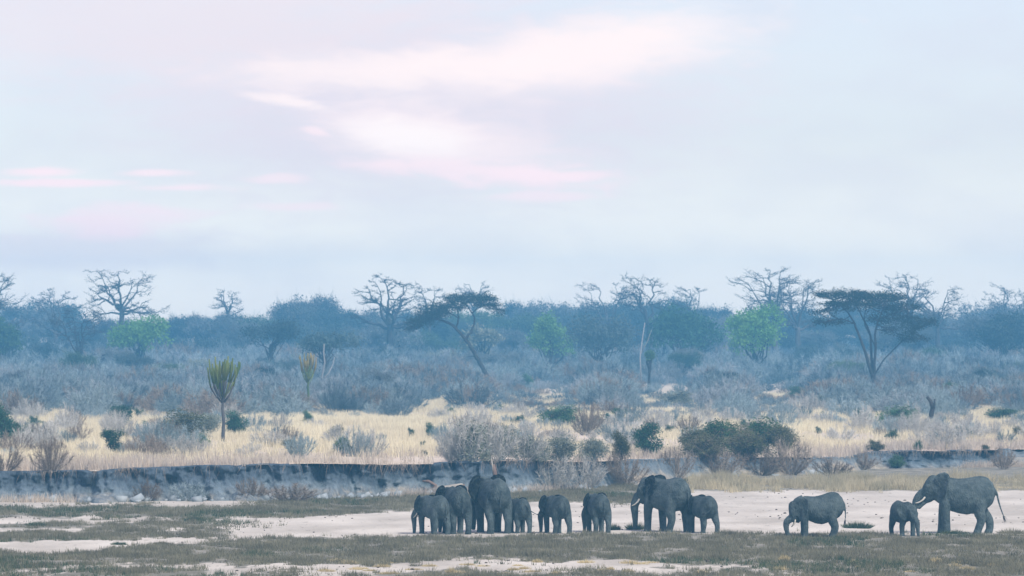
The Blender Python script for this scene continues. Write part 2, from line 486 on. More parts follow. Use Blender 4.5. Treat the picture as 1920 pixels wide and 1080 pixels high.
def bed_z(x, y):
    u = x / np.maximum(y, 1)
    sd = np.interp(u, BK_U, SD_D); by = np.interp(u, BK_U, BK_D)
    rise = np.clip((y - sd) / np.maximum(by - sd, 1.0), 0, 1.2) * np.where(by - sd > 3, 0.12, 0.0)
    return 0.14 * (fbm(x * 0.10, y * 0.06, 3, 4) - 0.5) + 0.06 * (fbm(x * 0.8, y * 0.5, 31, 3) - 0.5) + rise


def plain_z(x, y):
    u = x / np.maximum(y, 1); by = bank_y(u); h = bank_h(u)
    far = 1.65 + 0.35 * (fbm(x * 0.02, y * 0.012, 12, 3) - 0.5)
    k = sstep(0, 120, y - by)
    far = far + 8.0 * sstep(960, 1260, y)          # the land rises behind the wood
    return h * (1 - k) + far * k + 0.08 * (fbm(x * 0.3, y * 0.2, 6, 3) - 0.5)


def ground_z(x, y):
    u = np.asarray(x, float) / np.maximum(y, 1)
    return np.where(np.asarray(y) > bank_y(u) + 0.6, plain_z(x, y), bed_z(x, y))


def at_px(px, py):
    """where the ground is that the photograph shows at this pixel: the plain above the lip of the bank, the riverbed below it"""
    u = (px - 960) / F; by = float(bank_y(np.array(u))); h = float(bank_h(np.array(u)))
    lip = HOR + F * (CAMZ - h) / (by + 1.0)
    on_plain = py < lip + 4
    z = h if on_plain else 0.0
    for _ in range(14):
        d = F * (CAMZ - z) / (py - HOR)
        d = max(d, by + 1.3) if on_plain else min(d, by - 0.3)
        z = float(plain_z(u * d, d) if on_plain else bed_z(u * d, d))
    return Vector((u * d, d, z))


def at_d(px, d):
    u = (px - 960) / F
    return Vector((u * d, d, float(ground_z(u * d, d))))


def to_px(x, y, z):
    return 960 + F * x / y, HOR + F * (CAMZ - z) / y


def ppm(d): return F / d      # photograph pixels per metre at that distance


def cover(x, y):
    """how much of the dry riverbed is overgrown with short grass, 0..1, from where the photograph shows it"""
    px, py = to_px(x, y, 0.0)
    n = fbm(x * 0.16, y * 0.055, 21, 4); n2 = fbm(x * 0.6, y * 0.22, 22, 4) + 0.5 * (fbm(x * 2.3, y * 0.9, 23, 3) - 0.5)
    w = (n - 0.5) * 30 + (n2 - 0.5) * 30
    # the wide strip in front of the elephants
    up = np.interp(px, [-200, 150, 330, 560, 800, 1150, 1400, 1920, 2200], [1038, 1034, 1018, 1010, 1005, 1000, 1003, 1005, 1004])
    lo = np.interp(px, [-200, 0, 300, 600, 900, 1200, 1330, 1600, 2200], [1066, 1064, 1058, 1052, 1050, 1052, 1060, 1074, 1090])
    c = sstep(-4, 4, py - up + w * 0.35) * sstep(5, -5, py - lo + w * 1.1)
    # the last strip along the lower edge of the frame
    c = np.maximum(c, sstep(1062, 1078, py + w * 1.3) * 0.8)
    # patches on the left
    p1 = sstep(-5, 4, 10 - np.abs(py - np.interp(px, [0, 400, 700, 800], [963, 961, 950, 945])) + w * 0.6) * sstep(830, 700, px)
    p2 = sstep(-4, 4, 9 - np.abs(py - np.interp(px, [0, 400], [1008, 999])) + w * 0.9) * sstep(470, 380, px)
    p3 = sstep(-4, 4, 5 - np.abs(py - 984) + w * 0.5) * sstep(560, 300, px) * 0.8
    # along the foot of the bank
    p4 = sstep(-3, 4, 14 - np.abs(py - np.interp(px, [500, 800, 1180], [948, 935, 925])) + w * 0.4) * sstep(420, 560, px) * sstep(1300, 1180, px)
    p5 = sstep(925, 916, py + w * 0.3) * sstep(1200, 1320, px)
    c = np.maximum.reduce([c, p1, p2, p3, p4, p5])
    return np.clip(c, 0, 1)


def sheet(name, U, rows_xyz, mat, attr=None):
    """rows_xyz: (rows, cols, 3)"""
    r, c = rows_xyz.shape[:2]
    i = np.arange(r - 1)[:, None] * c; j = np.arange(c - 1)[None]
    q = np.stack([i + j, i + j + 1, i + c + j + 1, i + c + j], -1).reshape(-1, 4)
    g = Geo(); g.add(rows_xyz.reshape(-1, 3), None, q)
    me = g.mesh(name, True)
    if attr:
        a = me.attributes.new(attr[0], 'FLOAT', 'POINT'); a.data.foreach_set('value', attr[1].astype(np.float32).ravel())
    return struct(link(name, me, mat))


U_IN = np.linspace(-0.15, 0.15, 520)
U = np.concatenate([-np.geomspace(1.3, 0.155, 26), U_IN, np.geomspace(0.155, 1.3, 26)])


def build_ground():
    by = bank_y(U)
    # riverbed: from behind the camera to just inside the bank
    s = np.concatenate([np.linspace(-0.28, 0.58, 12)[:-1], np.linspace(0.58, 1.0, 230)])
    # columns are straight lines on the plan; behind the camera they keep a width
    Y = s[:, None] * (by[None] + 1.2)
    X = U[None] * np.maximum(Y, 60.0)
    Z = bed_z(X, np.maximum(Y, 60.0))
    C = np.where(Y > 120, cover(X, np.maximum(Y, 120)), 0.3)
    sheet('riverbed', U, np.stack([X, Y, Z], -1), M['riverbed'], ('cover', C))
    # the plain above the bank, to the far side of the wood
    t = np.concatenate([[0], np.geomspace(0.5, 930, 150)])
    Y = (by + 0.95)[None] + t[:, None]
    X = U[None] * Y
    Z = plain_z(X, Y)
    Z[0] -= 0.0
    C = fbm(X * 0.05, Y * 0.02, 41, 4)
    C = np.clip((C - 0.5) * 3 + 0.5 + sstep(520, 620, Y), 0, 1)
    o = sheet('savanna_ground', U, np.stack([X, Y, Z], -1), M['plain'], ('cover', C))
    a = o.data.attributes.new('litter', 'FLOAT', 'POINT'); a.data.foreach_set('value', sstep(740, 860, Y).astype(np.float32).ravel())
    # the cut bank: foot, hollowed face with gullies, overhanging lip
    ub = np.concatenate([np.linspace(-0.4, -0.155, 60)[:-1], np.linspace(-0.155, 0.155, 1100), np.linspace(0.155, 0.4, 60)[1:]])
    byb = bank_y(ub); hb = bank_h(ub)
    xs = ub * byb
    px = 960 + F * ub
    gul = sstep(0.48, 0.68, fbm(xs * 0.55, xs * 0 + 4.0, 51, 4))          # gullies here and there
    big = fbm(xs * 0.16, xs * 0 + 7.0, 55, 3)
    talus = sstep(0.42, 0.66, fbm(xs * 0.13, xs * 0 + 2.0, 53, 4))
    soft = np.interp(px, [-500, 1120, 1200, 1320, 1500, 1560, 1650, 1680, 1850, 1900, 3000], [0, 0, 1, .8, .6, 1, .6, .15, .2, .9, .6])  # broken down slope
    rows = np.linspace(0, 1, 34)
    P = np.zeros((len(rows) + 3, len(ub), 3)); A = np.zeros(P.shape[:2])
    for i, v in enumerate(rows):
        nz_ = fbm(xs * 1.1 + v * 0.6, xs * 0 + v * 3.4, 54, 4) - 0.5
        nf_ = fbm(xs * 3.4, xs * 0 + v * 6.0, 57, 3) - 0.5
        slump = fbm(xs * 0.5 - v * 0.5, xs * 0 + v * 1.2, 56, 3)
        hollow = 0.28 * np.sin(np.clip((v - 0.15) / 0.75, 0, 1) * PI) * (0.4 + big)     # undercut below the lip
        base = (1 - v) ** 1.6 * (0.35 + 2.3 * talus * slump)
        rib = fbm(xs * 1.7 + 0.5 * v, xs * 0 + v * 1.1, 59, 4) - 0.5
        back = 0.55 + hollow + 0.30 * v + gul * 0.9 * (0.4 + 0.6 * v) + nz_ * 0.9 + nf_ * 0.45 + rib * 1.5 - base
        slope = -2.4 * (1 - v) + 0.9
        back = back * (1 - soft) + (slope + nz_ * 0.7) * soft
        y = byb + back
        if v > 0.88: y = y - 0.10 * (v - 0.88) / 0.12 * (1 - soft) * (1 - gul)
        P[i, :, 0] = ub * byb; P[i, :, 1] = y
        P[i, :, 2] = -0.12 + (hb + 0.12) * v + 0.10 * nz_ * math.sin(v * PI) - 0.22 * gul * v ** 3 * 1.0
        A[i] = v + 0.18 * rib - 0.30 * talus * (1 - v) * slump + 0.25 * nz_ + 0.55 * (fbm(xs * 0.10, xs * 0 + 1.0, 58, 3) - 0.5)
    for k, (dy, dz) in enumerate(((0.10, 0.05), (0.6, 0.06), (1.6, 0.0))):
        i = len(rows) + k
        P[i] = P[len(rows) - 1]
        P[i, :, 1] = np.maximum(P[i, :, 1] + dy, byb + 0.95 + 0.02 if k == 2 else -1e9)
        P[i, :, 0] = ub * P[i, :, 1] if k == 2 else P[i, :, 0]
        P[i, :, 2] = (plain_z(P[i, :, 0], P[i, :, 1]) - 0.05) if k == 2 else P[i, :, 2] + dz
        A[i] = 1.0 if k < 2 else 0.6
    soft_r = soft[None] * np.ones_like(A)
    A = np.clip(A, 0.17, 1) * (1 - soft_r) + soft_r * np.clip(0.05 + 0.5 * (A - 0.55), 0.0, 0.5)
    sheet('river_bank', ub, P, M['bank'], ('strata_shade', np.clip(A, 0, 1)))


build_ground()

# ------------------------------------------------------------------ trees
def crooked(p0, p1, n, jit, rng, sag=0.0):
    t = np.linspace(0, 1, n)[:, None]
    P = np.asarray(p0)[None] * (1 - t) + np.asarray(p1)[None] * t
    L = np.linalg.norm(np.asarray(p1) - np.asarray(p0))
    J = rng.normal(size=(n, 3)) * jit * L; J[0] = 0; J[-1] *= 0.4
    P = P + J * np.sin(t * PI * 0.9 + 0.1)
    P[:, 2] += (sag * L * np.sin(t * PI))[:, 0]
    return P


def lerp_path(P, t):
    k = t * (len(P) - 1); i = min(int(k), len(P) - 2); f = k - i
    return P[i] * (1 - f) + P[i + 1] * f


def bare_crown(gt, gc, rng, trunk_top, tr, H, spread, nlimb, z0, flat=0.5, sub=6, subsub=6, twigs=5, tw=0.05, droop=0.15, squash=0.8):
    """limbs (into gt), branches and twigs (into gc) of a leafless tree"""
    tips = []
    for i in range(nlimb):
        az = (i + rng.uniform(-0.3, 0.3)) / nlimb * 2 * PI
        e = math.radians(-25 * droop * 2 + (86 + 25 * droop * 2) * ((i * 0.618 + rng.uniform(0, 0.15)) % 1.0))
        rr = math.cos(e) ** 0.6 * rng.uniform(0.8, 1.1)
        s0 = np.array([0, 0, rng.uniform(z0 * (0.86 if droop > 0.3 else 0.92), z0)]) + np.asarray(trunk_top) * [1, 1, 0]
        end = np.array([math.cos(az) * spread * rr, math.sin(az) * spread * rr * squash,
                        z0 + (H - z0) * 0.92 * math.copysign(abs(math.sin(e)) ** (1.0 - 0.55 * flat), e) * (1.0 if e > 0 else 0.6)]) + np.asarray(trunk_top) * [1, 1, 0]
        mid = s0 + (end - s0) * 0.45 + np.array([math.cos(az), math.sin(az), 0]) * spread * 0.12 * rng.uniform(-0.5, 1.4)
        P = np.vstack([crooked(s0, mid, 4, 0.06, rng), crooked(mid, end, 5, 0.07, rng)[1:]])
        r0 = tr * rng.uniform(0.36, 0.55)
        gt.tube(P, np.linspace(r0, r0 * 0.22, len(P)), 6)
        L = np.linalg.norm(end - s0)
        for k in range(sub):
            t = rng.uniform(0.3, 1.0) if k else 1.0
            b = lerp_path(P, t); a2 = az + rng.normal(0, 0.8)
            l2 = L * rng.uniform(0.36, 0.68) * (1.15 - 0.6 * t)
            e2 = b + np.array([math.cos(a2), math.sin(a2) * squash, rng.uniform(-droop - 0.1, 0.6)]) * l2
            e2[2] = min(e2[2], H * rng.uniform(0.97, 1.03))
            Q = crooked(b, e2, 4, 0.09, rng, 0.05)
            r1 = r0 * (0.42 - 0.24 * t) + 0.02
            gc.tube(Q, np.linspace(r1, r1 * 0.3, 4), 4, False)
            B, E = [], []
            for m in range(subsub):
                t2 = rng.uniform(0.25, 1.0); c = lerp_path(Q, t2); a3 = a2 + rng.normal(0, 0.9)
                l3 = l2 * rng.uniform(0.25, 0.5)
                e3 = c + np.array([math.cos(a3), math.sin(a3), rng.uniform(-0.25, 0.9)]) * l3
                e3[2] = min(e3[2], H * rng.uniform(0.98, 1.05))
                gc.tube(np.array([c, (c + e3) / 2 + rng.normal(size=3) * 0.06 * l3, e3]), [r1 * 0.38, r1 * 0.26, 0.015], 3, False)
                for q in range(twigs):
                    t3 = rng.uniform(0.2, 1); s = c + (e3 - c) * t3
                    dd = rng.normal(size=3); dd[2] = dd[2] * 0.6 + 0.35
                    B.append(s); E.append(s + dd / np.linalg.norm(dd) * l3 * rng.uniform(0.25, 0.7))
            if B: gc.slivers(B, E, tw * 0.8, rng)
            tips.append(e2)
    return np.array(tips)


def baobab(px, d, top_py, label, seed, spread_px, fork=0.5, trunk_px=12, nlimb=8, flat=0.5, lean=0.0, group=None, twigs=9, droop=0.15, mat='bark_grey', sub=7):
    rng = np.random.default_rng(seed); p = at_d(px, d); s = ppm(d)
    H = (HOR + F * (CAMZ - p.z) / d - top_py) / s
    root = empty('baobab_tree', p); tag(root, label, 'tree', group or 'bare baobabs on the skyline')
    tr = trunk_px / s / 2; z0 = fork * H
    gt, gc = Geo(), Geo()
    n = 9; zz = np.linspace(-0.3, z0 * 1.02, n)
    rad = tr * (1.25 - 0.45 * np.linspace(0, 1, n) ** 0.7); rad[0] *= 1.3
    P = np.stack([lean * zz / H + rng.normal(0, 0.08, n), rng.normal(0, 0.05, n), zz], 1)
    gt.tube(P, rad, 10)
    bare_crown(gt, gc, rng, P[-1], tr, H, spread_px / s, nlimb, z0, flat, sub=sub, subsub=6, twigs=twigs, tw=0.07, droop=droop)
    obj('trunk', gt, M[mat], root, True); obj('crown', gc, M[mat], root)
    return root


def crown_clumps(rng, rx, ry, rz, zc, n, shell=0.55, lobes=7, up=0.25):
    """clump centres in an uneven crown made of lobes"""
    out = []
    lob = [(np.zeros(3), 1.0)]
    for i in range(lobes):
        a = rng.uniform(0, 2 * PI); e = rng.uniform(-0.15, 0.9)
        v = np.array([math.cos(a) * math.cos(e), math.sin(a) * math.cos(e), math.sin(e)])
        lob.append((v * rng.uniform(0.45, 0.72), rng.uniform(0.32, 0.52)))
    lob = lob[1:] + [(np.zeros(3), 0.6)]
    for i in range(n):
        c, r = lob[rng.integers(len(lob))]
        v = rng.normal(size=3); v /= np.linalg.norm(v)
        if v[2] < -0.5: v[2] *= -0.5
        q = c + v * r * rng.uniform(shell, 1.0)
        out.append(q)
    q = np.array(out)
    return q * [rx, ry, rz] + [0, 0, zc]


def leafy_mesh(rng, H, rx, rz, zc, nclump, per, leaf, trunk_r, nlimb=6, shell=0.55, lobes=8, sig=0.5, twigs=5):
    gt, gc = Geo(), Geo()
    C = crown_clumps(rng, rx, rx * 0.85, rz, zc, nclump, shell, lobes)
    base = zc - rz * 0.55
    gt.tube(crooked((0, 0, -0.3), (rng.normal() * 0.2, 0, base), 5, 0.03, rng), np.linspace(trunk_r * 1.2, trunk_r * 0.8, 5), 7)
    for i in range(nlimb * 3):
        c = C[rng.integers(len(C))]
        s0 = np.array([0, 0, base * rng.uniform(0.6, 1.0)])
        gt.tube(crooked(s0, c, 5, 0.07, rng), np.linspace(trunk_r * rng.uniform(0.3, 0.55), 0.03, 5), 4, False)
    P = np.repeat(C, per, 0) + rng.normal(size=(len(C) * per, 3)) * [sig, sig, sig * 0.65]
    P[:, 2] = np.maximum(P[:, 2], 0.1)
    gc.leaves(P, leaf, rng)
    B = np.repeat(C, twigs, 0) + rng.normal(size=(len(C) * twigs, 3)) * sig * 0.5
    D = rng.normal(size=B.shape) * 0.6 + (B - [0, 0, zc * 0.7]) / (np.linalg.norm(B - [0, 0, zc * 0.7], axis=1)[:, None] + 1e-6)
    gc.slivers(B, B + D * sig * 1.5, 0.05, rng)
    return gt.mesh('trunk', True), gc.mesh('crown')


def leafy_tree(name, label, cat, px, d, top_py, w_px, seed, bark, leaf, zc_f=0.68, rz_f=0.34, nclump=90, per=45, leaf_sz=0.22, group=None, shell=0.55, lobes=8, sig_f=0.10):
    rng = np.random.default_rng(seed); p = at_d(px, d); s = ppm(d)
    H = (HOR + F * (CAMZ - p.z) / d - top_py) / s
    root = empty(name, p); tag(root, label, cat, group)
    rx = w_px / 2 / s
    mt, mc = leafy_mesh(rng, H, rx * 0.95, H * rz_f, H * zc_f, nclump, per, leaf_sz, 0.02 * H + 0.06, shell=shell, lobes=lobes, sig=sig_f * rx + 0.1)
    link('trunk', mt, M[bark], root); link('crown', mc, M[leaf], root)
    return root


MESHCOPY = {}


def with_mat(me, mat):
    """one mesh copy for each material"""
    key = (me.name, mat)
    if key not in MESHCOPY:
        c = me.copy(); c.materials.clear(); c.materials.append(M[mat]); MESHCOPY[key] = c
    return MESHCOPY[key]


# --- baobabs along the skyline
baobab(-14, 840, 512, 'leafless baobab cut off by the edge beside the domed bare tree', 101, 60, 0.55, 12, 9, 0.5, droop=0.3)
baobab(228, 850, 503, 'tall leafless baobab standing clear above a bright green bushy tree', 102, 66, 0.66, 11, 11, 0.35, droop=0.55, twigs=6)
baobab(105, 930, 541, 'low domed bare baobab just beside the tall leafless baobab, fine twiggy crown', 103, 42, 0.5, 11, 8, 0.4)
baobab(428, 1000, 543, 'tiny flat-topped baobab far off between dense blue trees', 104, 25, 0.72, 7, 7, 0.8, twigs=4)
baobab(731, 840, 521, 'stout leafless baobab with thick trunk and wide crooked limbs beside the leaning umbrella tree', 105, 62, 0.52, 15, 9, 0.55, droop=0.1, mat='bark_dark')
baobab(805, 900, 533, 'thin bare tree whose upper branches touch the stout baobab', 106, 32, 0.62, 8, 6, 0.5)
baobab(890, 980, 529, 'faint flat-topped baobab rising right behind the leaning umbrella tree', 107, 36, 0.7, 8, 7, 0.8, twigs=5)
baobab(1140, 930, 532, 'spreading bare baobab with a low arching crown beside a forked baobab', 108, 52, 0.5, 10, 7, 0.7)
baobab(1217, 850, 518, 'leafless baobab with a wide V fork and flat top above the dark round tree', 109, 56, 0.52, 12, 6, 0.85, droop=0.0, mat='bark_dark')
baobab(1302, 950, 536, 'small ragged bare tree behind the dark round tree', 110, 34, 0.55, 9, 6, 0.5)
baobab(1452, 860, 499, 'tallest bare baobab right behind the bright green dome tree', 131, 62, 0.5, 13, 9, 0.4, twigs=6)
baobab(1496, 830, 522, 'bare baobab with upright forked trunk between green dome tree and flat-topped acacia', 112, 46, 0.5, 12, 7, 0.5)
baobab(1706, 870, 511, 'bare baobab with dense twiggy top rising behind the flat-topped acacia', 113, 48, 0.55, 12, 9, 0.45, twigs=7)
baobab(1758, 840, 534, 'bare baobab with pale trunk and spreading crown behind the acacia', 114, 48, 0.55, 10, 7, 0.6)
baobab(1890, 980, 535, 'faint bare tree far off near the picture edge above blue trees', 115, 34, 0.55, 9, 8, 0.5)
baobab(150, 720, 578, 'low two-stemmed dead tree with crooked bare branches in front of the wood', 116, 42, 0.35, 8, 7, 0.5, group='dead trees in the scrub', mat='bark_dark')

# --- the wood along the skyline: a few kinds, copied one by one
def build_wood():
    protos = []
    for k in range(6):
        rng = np.random.default_rng(300 + k)
        protos.append(leafy_mesh(rng, 12, 6.2, 5.3, 6.6, 150, 36, 0.20, 0.28, lobes=11, shell=0.5, sig=0.6, twigs=16))
    rng = np.random.default_rng(55)
    prof_x = [-120, 0, 60, 140, 200, 300, 330, 430, 470, 520, 600, 640, 700, 820, 950, 1010, 1100, 1180, 1320, 1400, 1520, 1640, 1780, 1830, 1920, 2050]
    prof_y = [575, 578, 560, 562, 580, 585, 560, 560, 562, 552, 549, 560, 560, 562, 570, 563, 560, 556, 556, 570, 575, 560, 566, 555, 550, 552]
    first = True
    for row, (d0, off, stepx) in enumerate(((1040, 0, 46), (960, 16, 56), (880, 40, 70))):
        px = -130 + row * 20
        while px < 2060:
            x = px + rng.uniform(-14, 14); d = d0 + rng.uniform(-35, 35); p = at_d(x, d); s = ppm(d)
            top = float(np.interp(x, prof_x, prof_y)) + off + rng.uniform(-18, 32)
            H = (HOR + F * (CAMZ - p.z) / d - top) / s
            wd = rng.uniform(0.7, 1.3)
            k = rng.integers(6)
            root = empty('woodland_tree', p, rng.uniform(0, 6.28), (H / 12.2 * wd, H / 12.2 * wd, H / 12.2))
            pale = rng.uniform() < (0.3, 0.45, 0.65)[row]
            if pale: tag(root, 'paler grey twiggy tree standing before the dark far wood', 'tree', 'paler trees of the far wood')
            else: tag(root, 'hazy dark blue broad-crowned tree in the far wood along the skyline', 'tree', 'trees of the far wood')
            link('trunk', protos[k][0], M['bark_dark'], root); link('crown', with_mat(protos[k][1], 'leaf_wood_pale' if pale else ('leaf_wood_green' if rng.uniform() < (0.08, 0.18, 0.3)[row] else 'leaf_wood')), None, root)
            px += stepx
    # small trees standing here and there in the scrub
    kinds = [('leaf_wood_pale', 'small grey rounded tree standing in the leafless scrub', 'small grey trees in the scrub'),
             ('leaf_wood', 'small dark bushy tree standing in the leafless scrub', 'small dark trees in the scrub'),
             ('leaf_sage', 'small sage-green tree standing in the leafless scrub', 'small sage-green trees in the scrub'),
             ('leaf_wood_green', 'small dull green tree standing in the leafless scrub', 'small dull green trees in the scrub')]
    for i in range(64):
        x = rng.uniform(-60, 1980); d = 470 + 380 * rng.uniform() ** 0.8; p = at_d(x, d)
        if any(abs(x - q) < r for q, r in ((925, 40), (1638, 40), (605, 34), (420, 40), (1030, 70), (1250, 70), (1460, 60))) and d < 720: continue
        H = rng.uniform(2.6, 4.2) + (d - 470) / 380 * 3.0; wd = rng.uniform(0.9, 1.5); m, lb, gp = kinds[(0, 1, 0, 2, 1, 3)[rng.integers(6)]]
        root = empty('scrub_tree', p, rng.uniform(0, 6.28), (H / 12.2 * wd, H / 12.2 * wd, H / 12.2)); tag(root, lb, 'tree', gp)
        k = rng.integers(6); link('trunk', protos[k][0], M['bark_dark'], root); link('crown', with_mat(protos[k][1], m), None, root)


build_wood()

# --- single leafy trees in front of the wood
leafy_tree('green_tree', 'bright green bushy tree below the tall leafless baobab', 'tree', 262, 760, 580, 118, 401, 'bark_dark', 'leaf_bright', 0.54, 0.44, 130, 45, 0.24)
leafy_tree('green_tree', 'bright green dome-shaped tree beside the dark round tree', 'tree', 1420, 720, 556, 122, 402, 'bark_dark', 'leaf_bright', 0.50, 0.48, 170, 45, 0.22, lobes=10)
leafy_tree('dark_tree', 'dark teal-green round tree below the forked baobab', 'tree', 1288, 740, 566, 138, 403, 'bark_dark', 'leaf_dark', 0.50, 0.48, 180, 45, 0.24, lobes=10)
leafy_tree('green_tree', 'mid-green lopsided tree at the edge of a grey leafless thicket tree', 'tree', 1032, 740, 570, 100, 404, 'bark_dark', 'leaf_mid', 0.5, 0.46, 110, 40, 0.22)
leafy_tree('grey_tree', 'large grey-purple spreading tree with tangled branches beside lopsided green tree', 'tree', 1120, 720, 562, 150, 405, 'bark_dark', 'leaf_wood', 0.5, 0.46, 140, 32, 0.22)
leafy_tree('grey_tree', 'grey flat-crowned tree behind the thin second candelabra plant', 'tree', 612, 640, 608, 120, 406, 'bark_dark', 'leaf_wood', 0.66, 0.28, 90, 30, 0.2)
leafy_tree('grey_tree', 'dim umbrella-shaped tree half hidden in scrub between the two candelabra plants', 'tree', 505, 720, 590, 120, 407, 'bark_dark', 'leaf_wood', 0.7, 0.26, 90, 34, 0.2)
leafy_tree('green_tree', 'pale yellow-green tree showing under the leaning umbrella tree', 'tree', 905, 760, 598, 80, 408, 'bark_dark', 'leaf_sage', 0.6, 0.36, 60, 36, 0.24)
leafy_tree('green_tree', 'dull green tree at the left picture edge under the cut-off baobab', 'tree', 12, 760, 578, 90, 409, 'bark_dark', 'leaf_green', 0.5, 0.46, 100, 40, 0.22)
leafy_tree('green_tree', 'small lone bright green shrub poking out of grey scrub below the forked baobab', 'shrub', 1218, 600, 650, 18, 410, 'bark_dark', 'leaf_green', 0.7, 0.26, 26, 26, 0.16)
leafy_tree('dark_tree', 'dark blue-green tree close to the right picture edge', 'tree', 1880, 780, 566, 110, 411, 'bark_dark', 'leaf_wood', 0.5, 0.46, 130, 40, 0.24)


# --- umbrella acacias
def acacia(label, px, py, stems, pads, seed, trunk_m=0.32, leaf='leaf_acacia'):
    """stems: polylines in photograph pixels with start radius (m); pads: flat crown layers (px, py, half width, half height)"""
    rng = np.random.default_rng(seed); p = at_px(px, py); s = ppm(p.y)
    root = empty('acacia_tree', p); tag(root, label, 'tree', 'umbrella acacias')
    loc = lambda q, y=0.0: np.array([(q[0] - px) / s, y, (py - q[1]) / s])
    gt, gc, gl = Geo(), Geo(), Geo()
    ends = []
    for pts, r0, r1, dy in stems:
        n = len(pts); Y = np.linspace(dy[0], dy[1], n)
        P = np.array([loc(q, Y[i]) for i, q in enumerate(pts)])
        # smooth the polyline
        t = np.linspace(0, n - 1, n * 3); i0 = np.minimum(t.astype(int), n - 2); f = (t - i0)[:, None]
        P0 = P[np.maximum(i0 - 1, 0)]; P1 = P[i0]; P2 = P[i0 + 1]; P3 = P[np.minimum(i0 + 2, n - 1)]
        Q = 0.5 * ((2 * P1) + (-P0 + P2) * f + (2 * P0 - 5 * P1 + 4 * P2 - P3) * f ** 2 + (-P0 + 3 * P1 - 3 * P2 + P3) * f ** 3)
        Q[1:-1] += rng.normal(size=(len(Q) - 2, 3)) * 0.04
        gt.tube(Q, np.linspace(r0, r1, len(Q)), 7)
        ends.append(Q)
    allp = np.vstack([e[len(e) // 2:] for e in ends])
    for (cx, cy, rx, rz, dens) in pads:
        c = loc((cx, cy)); RX, RZ = rx / s, rz / s; RY = RX * 0.8
        nb = int(10 + RX * 5)
        a = rng.uniform(0, 2 * PI, nb); r = np.sqrt(rng.uniform(0, 1, nb))
        tips = np.stack([np.cos(a) * r * RX, np.sin(a) * r * RY, rng.uniform(-0.3, 0.5, nb) * RZ], 1) + c
        for tp in tips:
            k = np.argmin(np.linalg.norm((allp - tp) * [1, 1, 1.4], axis=1) + rng.uniform(0, 0.8, len(allp)))
            s0 = allp[k]
            m = s0 + (tp - s0) * 0.55; m[2] -= 0.05 * np.linalg.norm(tp - s0)
            gc.tube(np.array([s0, m, tp]), [0.06, 0.045, 0.015], 3, False)
            B = np.repeat([tp], 6, 0); gc.slivers(B, tp + rng.normal(size=(6, 3)) * [0.6, 0.6, 0.3], 0.035, rng)
        n = int(900 * dens * RX * RY * 0.55)
        nc = max(10, int(n / 24)); a = rng.uniform(0, 2 * PI, nc); r = np.sqrt(rng.uniform(0, 1, nc))
        edge = np.sqrt(np.maximum(0, 1 - r ** 2))
        C = np.stack([np.cos(a) * r * RX, np.sin(a) * r * RY, (0.25 + 0.75 * rng.normal(0, 0.75, nc)) * RZ * (0.4 + 0.6 * edge)], 1) + c
        P = np.repeat(C, 24, 0) + rng.normal(size=(nc * 24, 3)) * [0.34, 0.34, 0.17]
        gl.leaves(P, 0.10, rng, 0.4)
    obj('trunk', gt, M['bark_dark'], root, True)
    cr = obj('crown', gl, M[leaf], root); obj('branch', gc, M['bark_dark'], cr)
    return root


acacia('leaning umbrella acacia with slanted dark trunk and two-tiered flat crown', 931, 733, [
    ([(931, 737), (918, 712), (905, 690), (893, 668), (880, 646), (870, 632)], 0.34, 0.22, (0, 0)),
    ([(872, 636), (855, 615), (836, 603), (812, 598), (792, 603), (778, 612)], 0.22, 0.06, (0, -0.8)),
    ([(872, 636), (884, 620), (889, 602), (885, 586), (872, 568)], 0.19, 0.06, (0, 0.6)),
    ([(856, 615), (860, 596), (856, 580), (848, 566)], 0.13, 0.05, (0, -1.2)),
    ([(884, 588), (900, 574), (922, 570)], 0.10, 0.04, (0.4, 1.0)),
    ([(860, 598), (846, 588), (830, 582)], 0.09, 0.04, (-0.4, -1.2)),
    ([(896, 672), (888, 668), (878, 669)], 0.09, 0.04, (0, 0.3))],
    [(880, 561, 50, 8, 1.0), (915, 572, 26, 8, 0.8), (838, 577, 36, 11, 1.2), (812, 590, 32, 11, 1.3), (789, 604, 28, 11, 1.3), (774, 616, 14, 8, 1.1), (935, 585, 12, 8, 0.7)], 501)
acacia('tall flat-topped acacia with several steep stems and dark layered crown', 1638, 742, [
    ([(1638, 747), (1637, 720), (1636, 700)], 0.36, 0.30, (0, 0)),
    ([(1636, 704), (1624, 668), (1612, 632), (1600, 604), (1586, 582), (1562, 562)], 0.22, 0.05, (0, -0.6)),
    ([(1637, 706), (1634, 660), (1630, 620), (1616, 590), (1602, 562)], 0.19, 0.05, (0, 0.9)),
    ([(1638, 706), (1641, 660), (1641, 618), (1650, 590), (1662, 566)], 0.20, 0.05, (0, -1.2)),
    ([(1641, 650), (1630, 625), (1622, 600), (1628, 565)], 0.10, 0.04, (0, 1.5)),
    ([(1640, 702), (1660, 672), (1690, 642), (1716, 618)], 0.12, 0.04, (0, 1.0)),
    ([(1646, 600), (1672, 588), (1700, 580)], 0.09, 0.04, (-0.6, -1.4)),
    ([(1602, 606), (1575, 598), (1552, 602)], 0.09, 0.03, (-0.4, -1.6))],
    [(1580, 553, 52, 7, 0.9), (1648, 559, 52, 9, 0.9), (1688, 577, 36, 11, 0.8), (1562, 571, 34, 6, 0.6), (1722, 604, 32, 12, 0.8), (1556, 604, 30, 7, 0.6), (1712, 636, 30, 8, 0.6), (1610, 572, 50, 12, 0.7), (1668, 598, 44, 14, 0.7), (1690, 618, 36, 10, 0.5), (1545, 585, 26, 6, 0.5)], 502)


